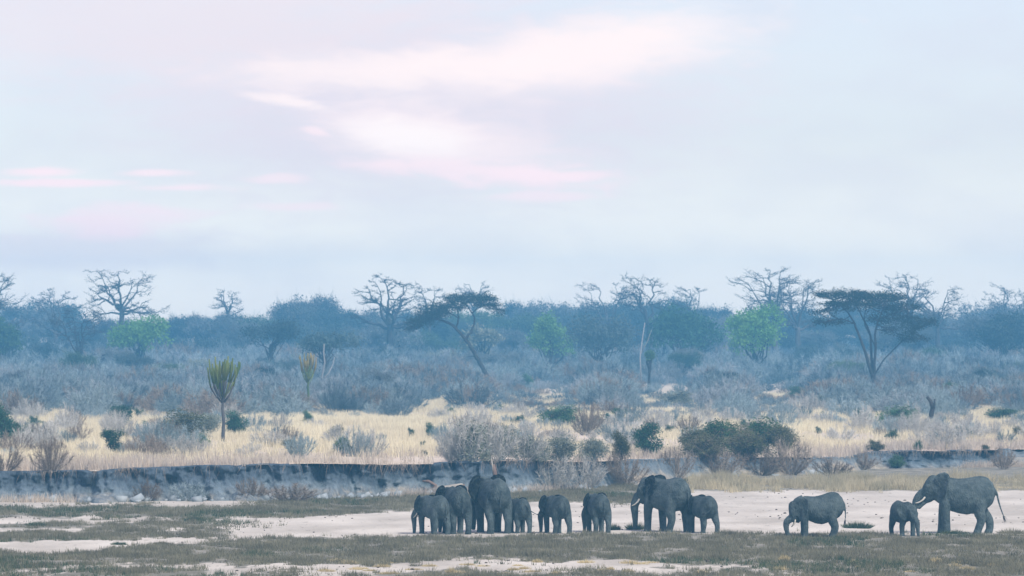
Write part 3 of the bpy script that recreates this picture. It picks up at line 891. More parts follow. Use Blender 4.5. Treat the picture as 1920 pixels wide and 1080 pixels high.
# --- candelabra euphorbias
def euphorbia(label, px, py, top_py, w_px, seed, fork, narms, tipcol, stem_mat='bark_grey'):
    rng = np.random.default_rng(seed); p = at_px(px, py); s = ppm(p.y)
    H = (py - top_py) / s; W = w_px / 2 / s
    root = empty('candelabra_euphorbia', p); tag(root, label, 'euphorbia', 'candelabra euphorbias')
    g = Geo(); g.tube(crooked((0, 0, -0.2), (0.02, 0, H * (fork + 0.2)), 6, 0.012, rng), np.linspace(0.13, 0.07, 6), 8)
    obj('trunk', g, M[stem_mat], root, True)
    for i in range(narms):
        a = i * 2.39996; rr = math.sqrt((i + 0.5) / narms)
        z0 = H * (fork + 0.16 * (1 - rr) + rng.uniform(-0.03, 0.03)); x1, y1 = math.cos(a) * W * rr, math.sin(a) * W * rr
        top = H * (1 - 0.05 * rr ** 3 - rng.uniform(0.0, 0.16))
        dz_ = top - z0; zb = z0 + dz_ * 0.46
        j_ = lambda k: rng.normal(0, k * W, 2)
        j1, j2 = j_(0.05), j_(0.07)
        P = np.array([[0, 0, z0], [x1 * 0.42, y1 * 0.42, z0 + dz_ * 0.2], [x1 * 0.74 + j1[0], y1 * 0.74, zb], [x1 * 0.92 + j2[0], y1 * 0.92, z0 + dz_ * 0.74], [x1 + j2[0], y1, top]])
        g = Geo(); g.tube(P[:3], [0.035, 0.04, 0.05], 5); low = g
        arm = obj('arm', low, M[stem_mat if i % 3 else 'euphorbia_arm'], root, True)
        g = Geo(); g.tube(P[2:], [0.05, 0.06, 0.045], 5)
        if i % 3 == 0:
            z = zb + (top - zb) * 0.3; e = P[3] + [rng.normal() * 0.12, rng.normal() * 0.12, (top - zb) * 0.45]
            g.tube(np.array([P[2] + (P[3] - P[2]) * 0.5, (P[3] + e) / 2 + [0.05, 0, 0], e]), [0.05, 0.07, 0.045], 5)
        obj('tip', g, M[tipcol if rr > 0.55 or tipcol == 'euphorbia_tip' else 'euphorbia_arm'], arm, True)
    return root


euphorbia('tall candelabra euphorbia with green broom-shaped crown on a thin pale trunk', 418, 828, 666, 64, 601, 0.44, 30, 'euphorbia_arm')
euphorbia('thin candelabra euphorbia with small rusty yellow crown beside a white trunk', 578, 772, 659, 36, 602, 0.46, 18, 'euphorbia_tip', 'euphorbia_arm')
euphorbia('small bright green candelabra plant beside the green dome tree', 1518, 700, 617, 44, 603, 0.35, 26, 'euphorbia_arm')


def white_trunk(label, px, d, pts, seed):
    p = at_d(px, d); s = ppm(d); by = HOR + F * (CAMZ - p.z) / d
    root = empty('dead_tree', p); tag(root, label, 'tree', 'dead trees in the scrub')
    rng = np.random.default_rng(seed)
    for k, (line, r) in enumerate(pts):
        g = Geo(); P = np.array([[(q[0] - px) / s, 0.1 * i * (1 if k else -1), (by - q[1]) / s] for i, q in enumerate(line)])
        g.tube(P, np.linspace(r, r * 0.5, len(P)), 6)
        obj('trunk' if k == 0 else 'branch', g, M['bark_pale'], root, True)


white_trunk('bare white dead trunk with two prongs beside the rusty yellow euphorbia', 603, 560, [
    ([(603, 744), (604, 705), (609, 680), (607, 662), (608, 645)], 0.16), ([(604, 712), (616, 700), (624, 684), (627, 670)], 0.10)], 1)
white_trunk('slender white dead trunk below the forked baobab in grey scrub', 1203, 640, [
    ([(1203, 730), (1200, 670), (1205, 630), (1209, 605)], 0.13), ([(1201, 665), (1214, 640), (1222, 618)], 0.06)], 2)
white_trunk('pale forked dead trunk before a sandy clearing on the plain', 1364, 610, [
    ([(1364, 745), (1365, 728), (1362, 718)], 0.16), ([(1364, 732), (1374, 720), (1378, 708)], 0.1), ([(1363, 728), (1354, 716)], 0.09)], 3)
white_trunk('grey dead snag with short forks in yellow grass', 1541, 395, [
    ([(1541, 824), (1543, 806), (1546, 790), (1544, 776)], 0.11), ([(1543, 806), (1534, 792), (1526, 782)], 0.06), ([(1545, 796), (1556, 782), (1562, 770)], 0.05)], 4)


def snag():
    p = at_px(1745, 793); s = ppm(p.y)
    root = empty('dead_stump', p); tag(root, 'dark broken tree stump standing upright in pale scrub near the right', 'stump')
    for k, (line, r) in enumerate(((((1745, 797), (1746, 776), (1749, 764), (1745, 752), (1738, 744)), 0.24), (((1748, 766), (1752, 758), (1753, 748)), 0.12))):
        P = np.array([[(q[0] - 1745) / s, 0.05 * i, (793 - q[1]) / s] for i, q in enumerate(line)])
        g = Geo(); g.tube(P, np.linspace(r, r * 0.55, len(P)), 7); obj('trunk' if k == 0 else 'branch', g, M['bark_dark'], root, True)


snag()


# ------------------------------------------------------------------ bushes
def twig_bush(rng, R=1.0, H=1.0, stems=34, twigs=2400, w=0.014, droop=0.0):
    """leafless many-stemmed bush, about R wide each way and H high (unit size)"""
    g = Geo(); B, E = [], []
    for i in range(stems):
        a = rng.uniform(0, 2 * PI); r = math.sqrt(rng.uniform(0.02, 1)) * R
        zt = H * math.sqrt(max(0.06, 1 - (r / R) ** 2 * 0.85)) * rng.uniform(0.75, 1.05)
        tip = np.array([math.cos(a) * r, math.sin(a) * r, zt])
        b = np.array([math.cos(a) * r * 0.15, math.sin(a) * r * 0.15, -0.05])
        m = (b + tip) / 2 + np.array([math.cos(a), math.sin(a), 0]) * 0.10 * R + rng.normal(size=3) * 0.05
        P = np.array([b, m, tip]); g.tube(P, [0.011, 0.008, 0.003], 3, False)
        k = twigs // stems
        t = rng.uniform(0.15, 1.0, k) ** 0.8
        S = np.where(t[:, None] < 0.5, b + (m - b) * (t[:, None] * 2), m + (tip - m) * (t[:, None] * 2 - 1))
        d = rng.normal(size=(k, 3)) * 0.9 + (tip - b) / np.linalg.norm(tip - b) * 0.9; d[:, 2] += 0.25 - droop
        d /= np.linalg.norm(d, axis=1)[:, None]
        B.append(S); E.append(S + d * (rng.uniform(0.10, 0.30, k) * R)[:, None])
    B, E = np.vstack(B), np.vstack(E); E[:, 2] = np.maximum(E[:, 2], 0.0)
    g.slivers(B, E, w * rng.uniform(0.6, 1.4, len(B)), rng)
    return g


def leaf_bush(rng, kind='round', n=4200, leaf=0.048):
    """foliage and stems of a leafy bush of unit size (radius 1, height 2)"""
    gs, gl = Geo(), Geo()
    lob = []
    nl = {'round': 15, 'ragged': 18, 'drop': 6, 'low': 16}[kind]
    for i in range(nl):
        a = i * 2.4 + rng.uniform(-0.4, 0.4)
        if kind == 'drop': z = rng.uniform(0.95, 1.6); r = 0.50 * rng.uniform(0.5, 1); sz = 0.44
        elif kind == 'ragged': z = rng.uniform(0.3, 1.7); r = rng.uniform(0.1, 0.7); sz = rng.uniform(0.20, 0.36)
        elif kind == 'low': z = rng.uniform(0.2, 1.45); r = rng.uniform(0.1, 0.72) * (1.15 - 0.3 * z); sz = rng.uniform(0.28, 0.46)
        else: z = rng.uniform(0.35, 1.6); r = rng.uniform(0.2, 0.72); sz = rng.uniform(0.22, 0.40)
        lob.append((np.array([math.cos(a) * r, math.sin(a) * r, z]), sz))
    if kind == 'drop': lob += [(np.array([0, 0, 0.75]), 0.5), (np.array([0, 0, 0.42]), 0.3), (np.array([0, 0, 1.25]), 0.6), (np.array([0.4, 0, 1.55]), 0.38), (np.array([-0.42, 0.1, 1.6]), 0.38)]
    elif kind != 'ragged': lob.append((np.array([0, 0, 0.85]), 0.6))
    for c, sz in lob:
        gs.tube(crooked((rng.normal() * 0.05, rng.normal() * 0.05, -0.06), c, 5, 0.06, rng), np.linspace(0.03, 0.010, 5), 4, False)
        for k in range(3):
            v = rng.normal(size=3) * 0.5 * sz
            gs.tube(np.array([c * 0.7, c, c + v * 1.7]), [0.014, 0.01, 0.004], 3, False)
        k = int(n * sz ** 2 / sum(q[1] ** 2 for q in lob) / 14)
        v = rng.normal(size=(k, 3)); v /= np.linalg.norm(v, axis=1)[:, None]
        C = c + v * (sz * rng.uniform(0.35, 1.0, k) ** 0.6)[:, None]
        P = np.repeat(C, 14, 0) + rng.normal(size=(k * 14, 3)) * 0.10
        P[:, 2] = np.maximum(P[:, 2], 0.02)
        gl.leaves(P, leaf, rng)
        k = 50; v = rng.normal(size=(k, 3)); v /= np.linalg.norm(v, axis=1)[:, None]
        B = c + v * sz * 0.5; E = c + v * sz * rng.uniform(0.9, 1.45, k)[:, None]; E[:, 2] = np.maximum(E[:, 2], 0.02)
        gs.slivers(B, E, 0.014, rng)
    return gs, gl


BUSH = {}
for kind in ('round', 'ragged', 'drop', 'low'):
    BUSH[kind] = []
    for k in range(1 if kind == 'drop' else 3):
        r_ = np.random.default_rng(hash(kind) % 1000 if False else {'round': 71, 'ragged': 72, 'drop': 73, 'low': 74}[kind] * 10 + k)
        gs, gl = leaf_bush(r_, kind)
        BUSH[kind].append((gs.mesh('stems'), gl.mesh('foliage')))
def bush(label, px, py, top_py, w_px, kind, leaf, var=0, rz=0.0, name='green_bush', cat='bush', group=None, stem='bark_dark'):
    p = at_px(px, py); s = ppm(p.y); sx = w_px / 2 / s; sz = (py - top_py) / s / 2
    root = empty(name, p, rz, (sx, sx, sz)); tag(root, label, cat, group)
    ms, mf = BUSH[kind][var % len(BUSH[kind])]
    link('stems', with_mat(ms, stem), None, root); link('foliage', with_mat(mf, leaf), None, root)
    return root


TW = []
for k in range(6):
    TW.append(twig_bush(np.random.default_rng(800 + k), 1.0, 1.0, 30 + k * 3, 2400).mesh('twigs'))


def dry_bush(label, px, py, top_py, w_px, mat, var=0, rz=0.0, name='leafless_bush', cat='bush', group=None):
    p = at_px(px, py); s = ppm(p.y); sx = w_px / 2 / s; sz = (py - top_py) / s
    o = link(name, with_mat(TW[var % 6], mat), None); o.location = p; o.rotation_euler = (0, 0, rz); o.scale = (sx, sx, sz)
    return tag(o, label, cat, group)


G_B = 'green bushes on the grassy plain'
bush('dense dark green bush shaped like a spinning top, alone in yellow grass', 228, 806, 757, 56, 'drop', 'leaf_dark')
bush('tall dark green bush cut by the left edge of the picture', 6, 838, 752, 60, 'round', 'leaf_dark', 0)
bush('leafy dark green bush next to the bush cut by the left edge', 38, 836, 786, 44, 'round', 'leaf_green', 1)
bush('small ragged dark green shrub before the top-shaped bush', 211, 854, 807, 50, 'ragged', 'leaf_dark', 0)
bush('broad grey-green bush beside the tall candelabra euphorbia, on its open side', 345, 826, 762, 112, 'low', 'leaf_thicket', 0, stem='twig_grey')
bush('dark green bush growing round the foot of the tall candelabra euphorbia', 440, 817, 766, 56, 'round', 'leaf_dark', 2)
bush('grey-green bush bridging the broad bush and the tall candelabra euphorbia', 388, 818, 770, 70, 'low', 'leaf_sage', 1, 2.0, stem='twig_grey')
bush('tiny green shrub in grass below the broad grey-green bush', 376, 842, 820, 26, 'ragged', 'leaf_green', 1)
bush('small round green bush at the foot of the rusty yellow euphorbia', 577, 796, 768, 28, 'round', 'leaf_green', 0)
bush('low olive bush alone in pale grass near the bank', 545, 842, 821, 42, 'low', 'leaf_olive', 1)
bush('small blue-green shrub with few upright sprigs on the yellow grass', 641, 848, 819, 32, 'ragged', 'leaf_green', 2)
bush('smaller of two neighbouring dark shrubs in open yellow grass', 770, 822, 799, 19, 'round', 'leaf_dark', 1)
bush('larger of two neighbouring dark shrubs in open yellow grass', 806, 824, 789, 26, 'round', 'leaf_dark', 2)
bush('small green bush beside the far pale sand patch', 690, 768, 747, 26, 'round', 'leaf_green', 1)
bush('round dark green bush by the clearing right of the leaning acacia base', 990, 727, 699, 28, 'round', 'leaf_green', 0)
bush('wide dark green bush behind the sage thicket', 1052, 798, 754, 98, 'low', 'leaf_green', 2)
bush('twin-topped dark green shrub at the edge of the sage thicket', 972, 799, 773, 34, 'ragged', 'leaf_dark', 1)
bush('sprawling small green shrub on pale grass above the round green bush', 1162, 798, 766, 34, 'ragged', 'leaf_green', 0)
bush('rounded green bush with forked stem standing above the bank', 1216, 856, 789, 72, 'ragged', 'leaf_dark', 2)
bush('thin olive bush with bare stems beside the rounded green bush', 1164, 864, 806, 46, 'round', 'leaf_olive', 0)
for i, (a_, b_, c_, w_, m_) in enumerate([(1302, 854, 796, 80, 'leaf_thicket'), (1340, 853, 779, 96, 'leaf_green'), (1385, 852, 784, 90, 'leaf_thicket'), (1428, 850, 776, 100, 'leaf_green'), (1468, 851, 790, 80, 'leaf_thicket'),
                                              (1320, 862, 812, 100, 'leaf_thicket'), (1400, 862, 808, 110, 'leaf_thicket')]):
    bush('olive-green bush merging into the long thicket above the broken bank', a_, b_, c_, w_, 'low', m_, i, i * 1.3, name='thicket_bush', group='bushes of the long olive thicket', stem='twig_brown')
bush('dark green round bush on the far edge of the right-hand grass', 1617, 795, 764, 48, 'round', 'leaf_dark', 0)
bush('large spreading green bush next to the broken upright stump', 1682, 803, 754, 96, 'low', 'leaf_green', 2)
bush('small olive dome bush in the scrub below the tall acacia', 1545, 768, 738, 40, 'round', 'leaf_olive', 1)
bush('dark green dome bush just left of the tall acacia trunk', 1495, 752, 722, 50, 'round', 'leaf_green', 2)
bush('dark green bush at the foot of the tall acacia', 1650, 757, 738, 36, 'round', 'leaf_dark', 1)
bush('small green bush on two thin stems in right-hand yellow grass', 1672, 828, 799, 30, 'ragged', 'leaf_green', 1)
bush('leafy green shrub in a pale dry thicket near the right edge', 1804, 828, 795, 40, 'round', 'leaf_dark', 2)
bush('small green tuft bush beside the grey dead snag', 1534, 813, 799, 16, 'round', 'leaf_dark', 0)
bush('very dark bush low in the scrub between acacia trunk and stump', 1706, 752, 729, 44, 'low', 'leaf_dark', 1)
bush('green bush at the far right behind the pale grass', 1880, 790, 762, 90, 'low', 'leaf_green', 0)
bush('dull green low bush under the stout baobab, in blue scrub', 805, 744, 708, 74, 'low', 'leaf_green', 1)
bush('olive green low bush beside the rusty yellow euphorbia in blue scrub', 655, 738, 710, 40, 'low', 'leaf_green', 0)
bush('dark green bush low in scrub near the left picture edge', 42, 776, 735, 70, 'low', 'leaf_dark', 2)
bush('mottled green bush in scrub in front of the long sandy clearing', 1270, 762, 727, 80, 'low', 'leaf_sage', 2)

# sage thickets and brown brush along the bank
sage = [(870, 868, 772, 110), (925, 866, 780, 100), (985, 868, 800, 90), (1040, 872, 806, 100), (1100, 872, 812, 90), (850, 866, 805, 70)]
for i, (a, b, c, w) in enumerate(sage):
    dry_bush('pale sage-grey twiggy bush of the long thicket above the middle of the bank', a, b, c, w, 'twig_pale', i, i, group='sage thicket above the bank')
    bush('pale sage-green leafy bush woven into the long thicket above the bank', a + 14, b - 3, c + 8, w * 0.8, 'low', 'leaf_sage', i, i, 'sage_bush', group='leafy sage bushes above the bank', stem='twig_grey')
dry_bush('fan-shaped grey-brown leafless bush at the lip of the bank, far left', 96, 884, 820, 84, 'twig_brown', 0)
dry_bush('pale straw-coloured dead bush behind the fan-shaped leafless bush', 128, 814, 755, 54, 'twig_pale', 1)
dry_bush('brown dry brush mound at the very left above the bank', 8, 886, 828, 80, 'twig_brown', 2)
dry_bush('brown brush hanging over the broken gap in the bank', 1172, 908, 846, 96, 'twig_brown', 3)
dry_bush('dense olive-brown brush spilling down the bank behind the big elephant facing away', 1266, 896, 834, 92, 'twig_brown', 4)
dry_bush('large rounded brown dry bush at the end of the green thicket', 1482, 868, 794, 96, 'twig_brown', 5)
dry_bush('tan dry brush under the long green thicket, towards the middle', 1345, 866, 812, 110, 'twig_brown', 1, 2)
dry_bush('tan dry brush under the long green thicket, at its far end', 1425, 866, 816, 100, 'twig_brown', 2, 1)
dry_bush('low brown brush heap on the slope below the large rounded brown bush', 1560, 892, 858, 90, 'twig_brown', 3, 1)
dry_bush('grey-mauve dry brush in yellow grass above the broken bank', 1618, 856, 822, 80, 'twig_brown', 4, 1)
dry_bush('pale dry thicket bush around the leafy green shrub', 1770, 842, 790, 84, 'twig_pale', 5, 1)
dry_bush('tan brush at the right edge above the last piece of bank', 1880, 880, 838, 60, 'twig_brown', 0, 2)
dry_bush('small dark leafless shrub in pale grass above the middle of the bank', 522, 820, 798, 44, 'twig_dark', 1, 2)
dry_bush('dry tan bush tangled at the bank foot among dark clay, left', 275, 928, 886, 60, 'twig_brown', 2, 2)
dry_bush('dry tan bush leaning on the bank face below the green olive bush', 465, 936, 892, 76, 'twig_brown', 3, 2)
dry_bush('dry brown bush at the bank foot near pale clay blocks', 545, 940, 905, 110, 'twig_brown', 4, 2)
dry_bush('grey tangle of roots and twigs on the slumped bank, left', 350, 934, 896, 90, 'twig_grey', 5, 2)


rs_ = np.random.default_rng(321)
SMALL = [('twig_pale', 'small pale dry shrub in the yellow grass above the bank', 'small pale shrubs in the grass'),
         ('twig_grey', 'small grey leafless shrub in the yellow grass above the bank', 'small grey shrubs in the grass'),
         ('twig_brown', 'small tan dry shrub in the yellow grass above the bank', 'small tan shrubs in the grass')]
n_ = 0
while n_ < 290:
    px_ = rs_.uniform(-20, 1940); py_ = rs_.uniform(772, 866)
    dens = np.interp(px_, [0, 250, 300, 480, 520, 800, 840, 1250, 1300, 1920], [0.7, 0.7, 0.9, 0.9, 0.35, 0.25, 1, 1, 1, 0.9]) * (0.35 + 1.1 * float(fbm(px_ * 0.012, py_ * 0.03, 95, 2)))
    if rs_.uniform() > dens: continue
    if py_ > 860 - 0.02 * max(0, px_ - 600): continue
    if 385 < px_ < 452 and py_ > 812: continue
    k_ = int(rs_.integers(3)) if py_ > 800 else int(rs_.integers(2)); w_ = rs_.uniform(20, 84) ** 1.0 * (py_ - 640) / 190; h_ = w_ * rs_.uniform(0.35, 0.75)
    dry_bush(SMALL[k_][1], px_, py_, py_ - h_, w_, SMALL[k_][0], n_, rs_.uniform(0, 6), 'dry_shrub', 'shrub', SMALL[k_][2])
    n_ += 1


n_ = 0
while n_ < 84:
    px_ = rs_.uniform(-10, 1930); py_ = rs_.uniform(742, 858)
    if 560 < px_ < 830 and py_ > 780 and rs_.uniform() < 0.7: continue
    if 385 < px_ < 452 and py_ > 812: continue
    w_ = rs_.uniform(12, 34) * (0.6 + (py_ - 742) / 160); h_ = w_ * rs_.uniform(0.6, 1.1)
    bush('small green shrub scattered over the dry plain', px_, py_, py_ - h_, w_, ('round', 'ragged', 'low')[n_ % 3], ('leaf_green', 'leaf_dark', 'leaf_thicket')[(n_ // 3) % 3], n_, rs_.uniform(0, 6), 'green_shrub', 'shrub', 'small green shrubs scattered over the plain')
    n_ += 1


# --- the grey leafless scrub between the grass and the wood
def scrub_density(px, py):
    """where bushes stand (1) and where the photograph shows open ground (0); px, py of the foot"""
    lo = np.interp(px, [-100, 150, 260, 380, 480, 620, 700, 860, 960, 1100, 1250, 1500, 1700, 1920, 2050], [775, 778, 776, 796, 780, 772, 756, 762, 782, 786, 790, 786, 782, 792, 792])
    ok = py < lo + 46 * (fbm(px * 0.012, px * 0 + 3.0, 91, 3) - 0.5) + 70 * (fbm(px * 0.02, py * 0.06, 94, 3) - 0.5)
    clear = [(1025, 722, 66, 10), (1250, 716, 74, 10), (1456, 724, 56, 14), (1680, 722, 0, 0), (740, 745, 0, 0)]
    for cx, cy_, rx, ry in clear:
        if rx: ok &= ~((np.abs(px - cx + 30 * (fbm(px * 0.03, py * 0.08, 93, 2) - 0.5)) < rx * np.clip(1.25 - (py - cy_ + ry) / 46, 0.3, 1)) & (py > cy_ - ry) & (py < cy_ + 30))
    return ok


def build_scrub():
    rng = np.random.default_rng(99)
    spots = []
    tries = 0
    d_list = np.concatenate([rng.uniform(395, 560, 1500), rng.uniform(560, 760, 1100), rng.uniform(760, 1000, 1000)])
    px_list = rng.uniform(-140, 2060, len(d_list))
    for px, d in zip(px_list, d_list):
        p = at_d(px, d); py = HOR + F * (CAMZ - p.z) / d
        if not scrub_density(px, py) and not (py < 745 and rng.uniform() < 0.3): continue
        near = 1 - np.clip((d - 420) / 330, 0, 1)
        H = ((rng.uniform(2.8, 5.0) + 1.4 * float(sstep(720, 900, d))) * (1 - near) + rng.uniform(1.2, 2.9) * near) * (1.0 + 0.35 * (fbm(p.x * 0.03, d * 0.02, 61, 2) - 0.5))
        # low growth before the clearings
        for cx, rx, dd in ((1025, 80, 690), (1250, 88, 720), (1456, 68, 690), (925, 26, 625), (1638, 26, 580), (603, 20, 570), (578, 14, 470), (420, 16, 420), (1518, 22, 960)):
            if abs(px - cx) < rx and d < dd: H = min(H, 0.7 + 0.003 * (d - 420))
        spots.append((d, px, p, H, H * rng.uniform(0.65, 1.15)))
    spots.sort(key=lambda q: q[0])
    mats = ['twig_grey', 'twig_dark', 'scrub_mauve', 'twig_grey', 'twig_dark', 'twig_brown', 'twig_grey', 'twig_dark']
    lab = {'twig_grey': ('grey leafless thorn bush in the dense scrub behind the dry grass', 'grey thorn bushes of the scrub'),
           'scrub_mauve': ('dull lilac-grey leafless bush among the grey scrub', 'lilac-grey leafless bushes of the scrub'),
           'twig_dark': ('dark blue-grey leafless bush among the paler scrub', 'dark leafless bushes of the scrub'),
           'twig_brown': ('brownish leafless bush among the grey scrub', 'brownish bushes of the scrub')}
    # the bushes that show largest stand as things, the rest of the scrub reads as one mass
    order = sorted(range(len(spots)), key=lambda i: -(spots[i][3] * ppm(spots[i][0]) * (1 if -20 < spots[i][1] < 1940 else 0.2)))
    things = set(order[:300])
    kinds = ['twig_grey', 'scrub_mauve', 'twig_dark', 'twig_brown']
    pts, scl, rot, idx = [], [], [], []
    for i, (d, px, p, H, W) in enumerate(spots):
        c = float(fbm(p.x * 0.05, d * 0.03, 62, 2)) * 8
        mt = mats[int(c + rng.uniform(-1.3, 1.3)) % 8]
        if i in things:
            o = link('thorn_bush', with_mat(TW[rng.integers(6)], mt), None)
            o.location = p; o.rotation_euler = (0, 0, rng.uniform(0, 6.28)); o.scale = (W, W, H)
            tag(o, lab[mt][0], 'bush', lab[mt][1])
        else:
            pts.append(p); scl.append((W * 1.1, W * 1.1, H)); rot.append(rng.uniform(0, 6.28)); idx.append(kinds.index(mt) * 3 + int(rng.integers(3)))
    # the mass of scrub: points carrying bushes
    coll = bpy.data.collections.new('scrub_kinds')
    for k, mt in enumerate(kinds):
        for v in range(3):
            coll.objects.link(bpy.data.objects.new('scrub_%02d' % (k * 3 + v), with_mat(TW[(k + v * 2) % 6], mt)))
    me = bpy.data.meshes.new('scrub'); me.from_pydata([tuple(q) for q in pts], [], [])
    a = me.attributes.new('scl', 'FLOAT_VECTOR', 'POINT'); a.data.foreach_set('vector', np.array(scl, np.float32).ravel())
    a = me.attributes.new('rot', 'FLOAT', 'POINT'); a.data.foreach_set('value', np.array(rot, np.float32))
    a = me.attributes.new('idx', 'INT', 'POINT'); a.data.foreach_set('value', np.array(idx, np.int32))
    o = struct(link('scrub', me, None), 'stuff'); o['label'] = 'far mass of grey leafless scrub below the wood'; o['category'] = 'scrub'
    ng = bpy.data.node_groups.new('scrub_scatter', 'GeometryNodeTree')
    ng.interface.new_socket('Geometry', in_out='INPUT', socket_type='NodeSocketGeometry'); ng.interface.new_socket('Geometry', in_out='OUTPUT', socket_type='NodeSocketGeometry')
    N, L = ng.nodes.new, ng.links.new
    gi, go = N('NodeGroupInput'), N('NodeGroupOutput')
    ci = N('GeometryNodeCollectionInfo'); ci.inputs['Collection'].default_value = coll
    ci.inputs['Separate Children'].default_value = True; ci.inputs['Reset Children'].default_value = True

    def attr(n, t):
        q = N('GeometryNodeInputNamedAttribute'); q.data_type = t; q.inputs['Name'].default_value = n; return q.outputs['Attribute']
    ip = N('GeometryNodeInstanceOnPoints'); ip.inputs['Pick Instance'].default_value = True
    cx = N('ShaderNodeCombineXYZ'); L(attr('rot', 'FLOAT'), cx.inputs[2])
    er = N('FunctionNodeEulerToRotation'); L(cx.outputs[0], er.inputs[0])
    L(gi.outputs[0], ip.inputs['Points']); L(ci.outputs[0], ip.inputs['Instance']); L(attr('idx', 'INT'), ip.inputs['Instance Index'])
    L(er.outputs[0], ip.inputs['Rotation']); L(attr('scl', 'FLOAT_VECTOR'), ip.inputs['Scale']); L(ip.outputs[0], go.inputs[0])
    md = o.modifiers.new('scatter', 'NODES'); md.node_group = ng
    print('scrub', len(spots), len(things))


build_scrub()


# ------------------------------------------------------------------ grasses
def blades(name, XY, Z, h, w, lean, mat, label, rng):
    n = len(XY); g = Geo()
    B = np.column_stack([XY, Z - 0.02])
    a = rng.uniform(0, 2 * PI, n); l = rng.uniform(0, 1, n) * lean * h
    T = B + np.column_stack([np.cos(a) * l, np.sin(a) * l, h])
    g.slivers(B, T, w, rng)
    o = struct(obj(name, g, M[mat]), 'stuff'); o['label'] = label; o['category'] = 'grass'
    return o


def tufts(XY, k, r, rng):
    P = np.repeat(XY, k, 0)
    return P + rng.normal(size=P.shape) * r


def scatter(n, y0, y1, umax, rng):
    """even over the ground area of the widening strip seen by the camera"""
    y = np.sqrt(rng.uniform(y0 ** 2, y1 ** 2, n)); u = rng.uniform(-umax, umax, n)
    return u * y, y


def build_grass():
    rng = np.random.default_rng(12)
    # short grass of the riverbed
    x, y = scatter(150000, 152, 275, 0.128, rng)
    ok = y < bank_y(x / y) - 0.4
    x, y = x[ok], y[ok]
    c = cover(x, y)
    pat = fbm(x * 0.9, y * 0.45, 71, 3)
    keep = rng.uniform(0, 1, len(x)) < c * sstep(0.36, 0.64, pat + 0.12 * c)
    x, y, c, pat = x[keep], y[keep], c[keep], pat[keep]
    right_strip = (to_px(x, y, 0)[0] > 1290) & (to_px(x, y, 0)[1] < 926)
    gr = fbm(x * 0.22, y * 0.10, 72, 3)
    green = (gr > 0.62) & (rng.uniform(0, 1, len(x)) < 0.5) & ~right_strip
    for nm, m, mat, lab, hh in (('grass', ~green & ~right_strip, 'grass', 'short grey-green grass in strips across the sandy riverbed', (0.07, 0.22)),
                                ('green_grass', green, 'grass_green', 'fresher green grass patches among the grey-green strips', (0.08, 0.24)),
                                ('dry_bank_grass', right_strip, 'terrace_grass', 'dry tan grass on the low terrace under the broken bank', (0.1, 0.42))):
        XY = tufts(np.column_stack([x[m], y[m]]), 9, 0.07, rng)
        n = len(XY); hs = rng.uniform(*hh, n) * (0.5 + np.repeat(pat[m], 9)) * (np.repeat(0.25 + 1.5 * sstep(0.35, 0.68, fbm(x[m] * 0.5, y[m] * 0.25, 75, 3)), 9) if nm == 'dry_bank_grass' else 1.0)
        blades(nm, XY, bed_z(XY[:, 0], XY[:, 1]), hs, rng.uniform(0.015, 0.035, n), 0.7, mat, lab, rng)
        print(nm, n)
    # dry straw on the plain
    x, y = scatter(120000, 240, 560, 0.128, rng)
    by = bank_y(x / y)
    ok = y > by + 1.1
    x, y, by = x[ok], y[ok], by[ok]
    n1 = fbm(x * 0.09, y * 0.035, 73, 4)
    keep = rng.uniform(0, 1, len(x)) < sstep(0.28, 0.55, n1) * 0.95 + 0.05
    x, y, by, n1 = x[keep], y[keep], by[keep], n1[keep]
    edge = (y - by) < rng.uniform(4, 26, len(x))
    ht = 0.35 + 0.5 * fbm(x * 0.25, y * 0.1, 74, 3)
    for nm, m, mat, lab, k in (('straw_grass', ~edge, 'straw', 'pale yellow dry grass covering the plain above the bank', 6),
                               ('tall_dry_grass', edge, 'straw_mauve', 'taller tan-mauve dry grass along the lip of the bank', 9)):
        XY = tufts(np.column_stack([x[m], y[m]]), k, 0.16, rng)
        n = len(XY); hs = np.repeat(ht[m], k) * rng.uniform(0.5, 1.15, n)
        blades(nm, XY, plain_z(XY[:, 0], XY[:, 1]), hs, rng.uniform(0.03, 0.06, n), 0.5, mat, lab, rng)
        print(nm, n)


build_grass()


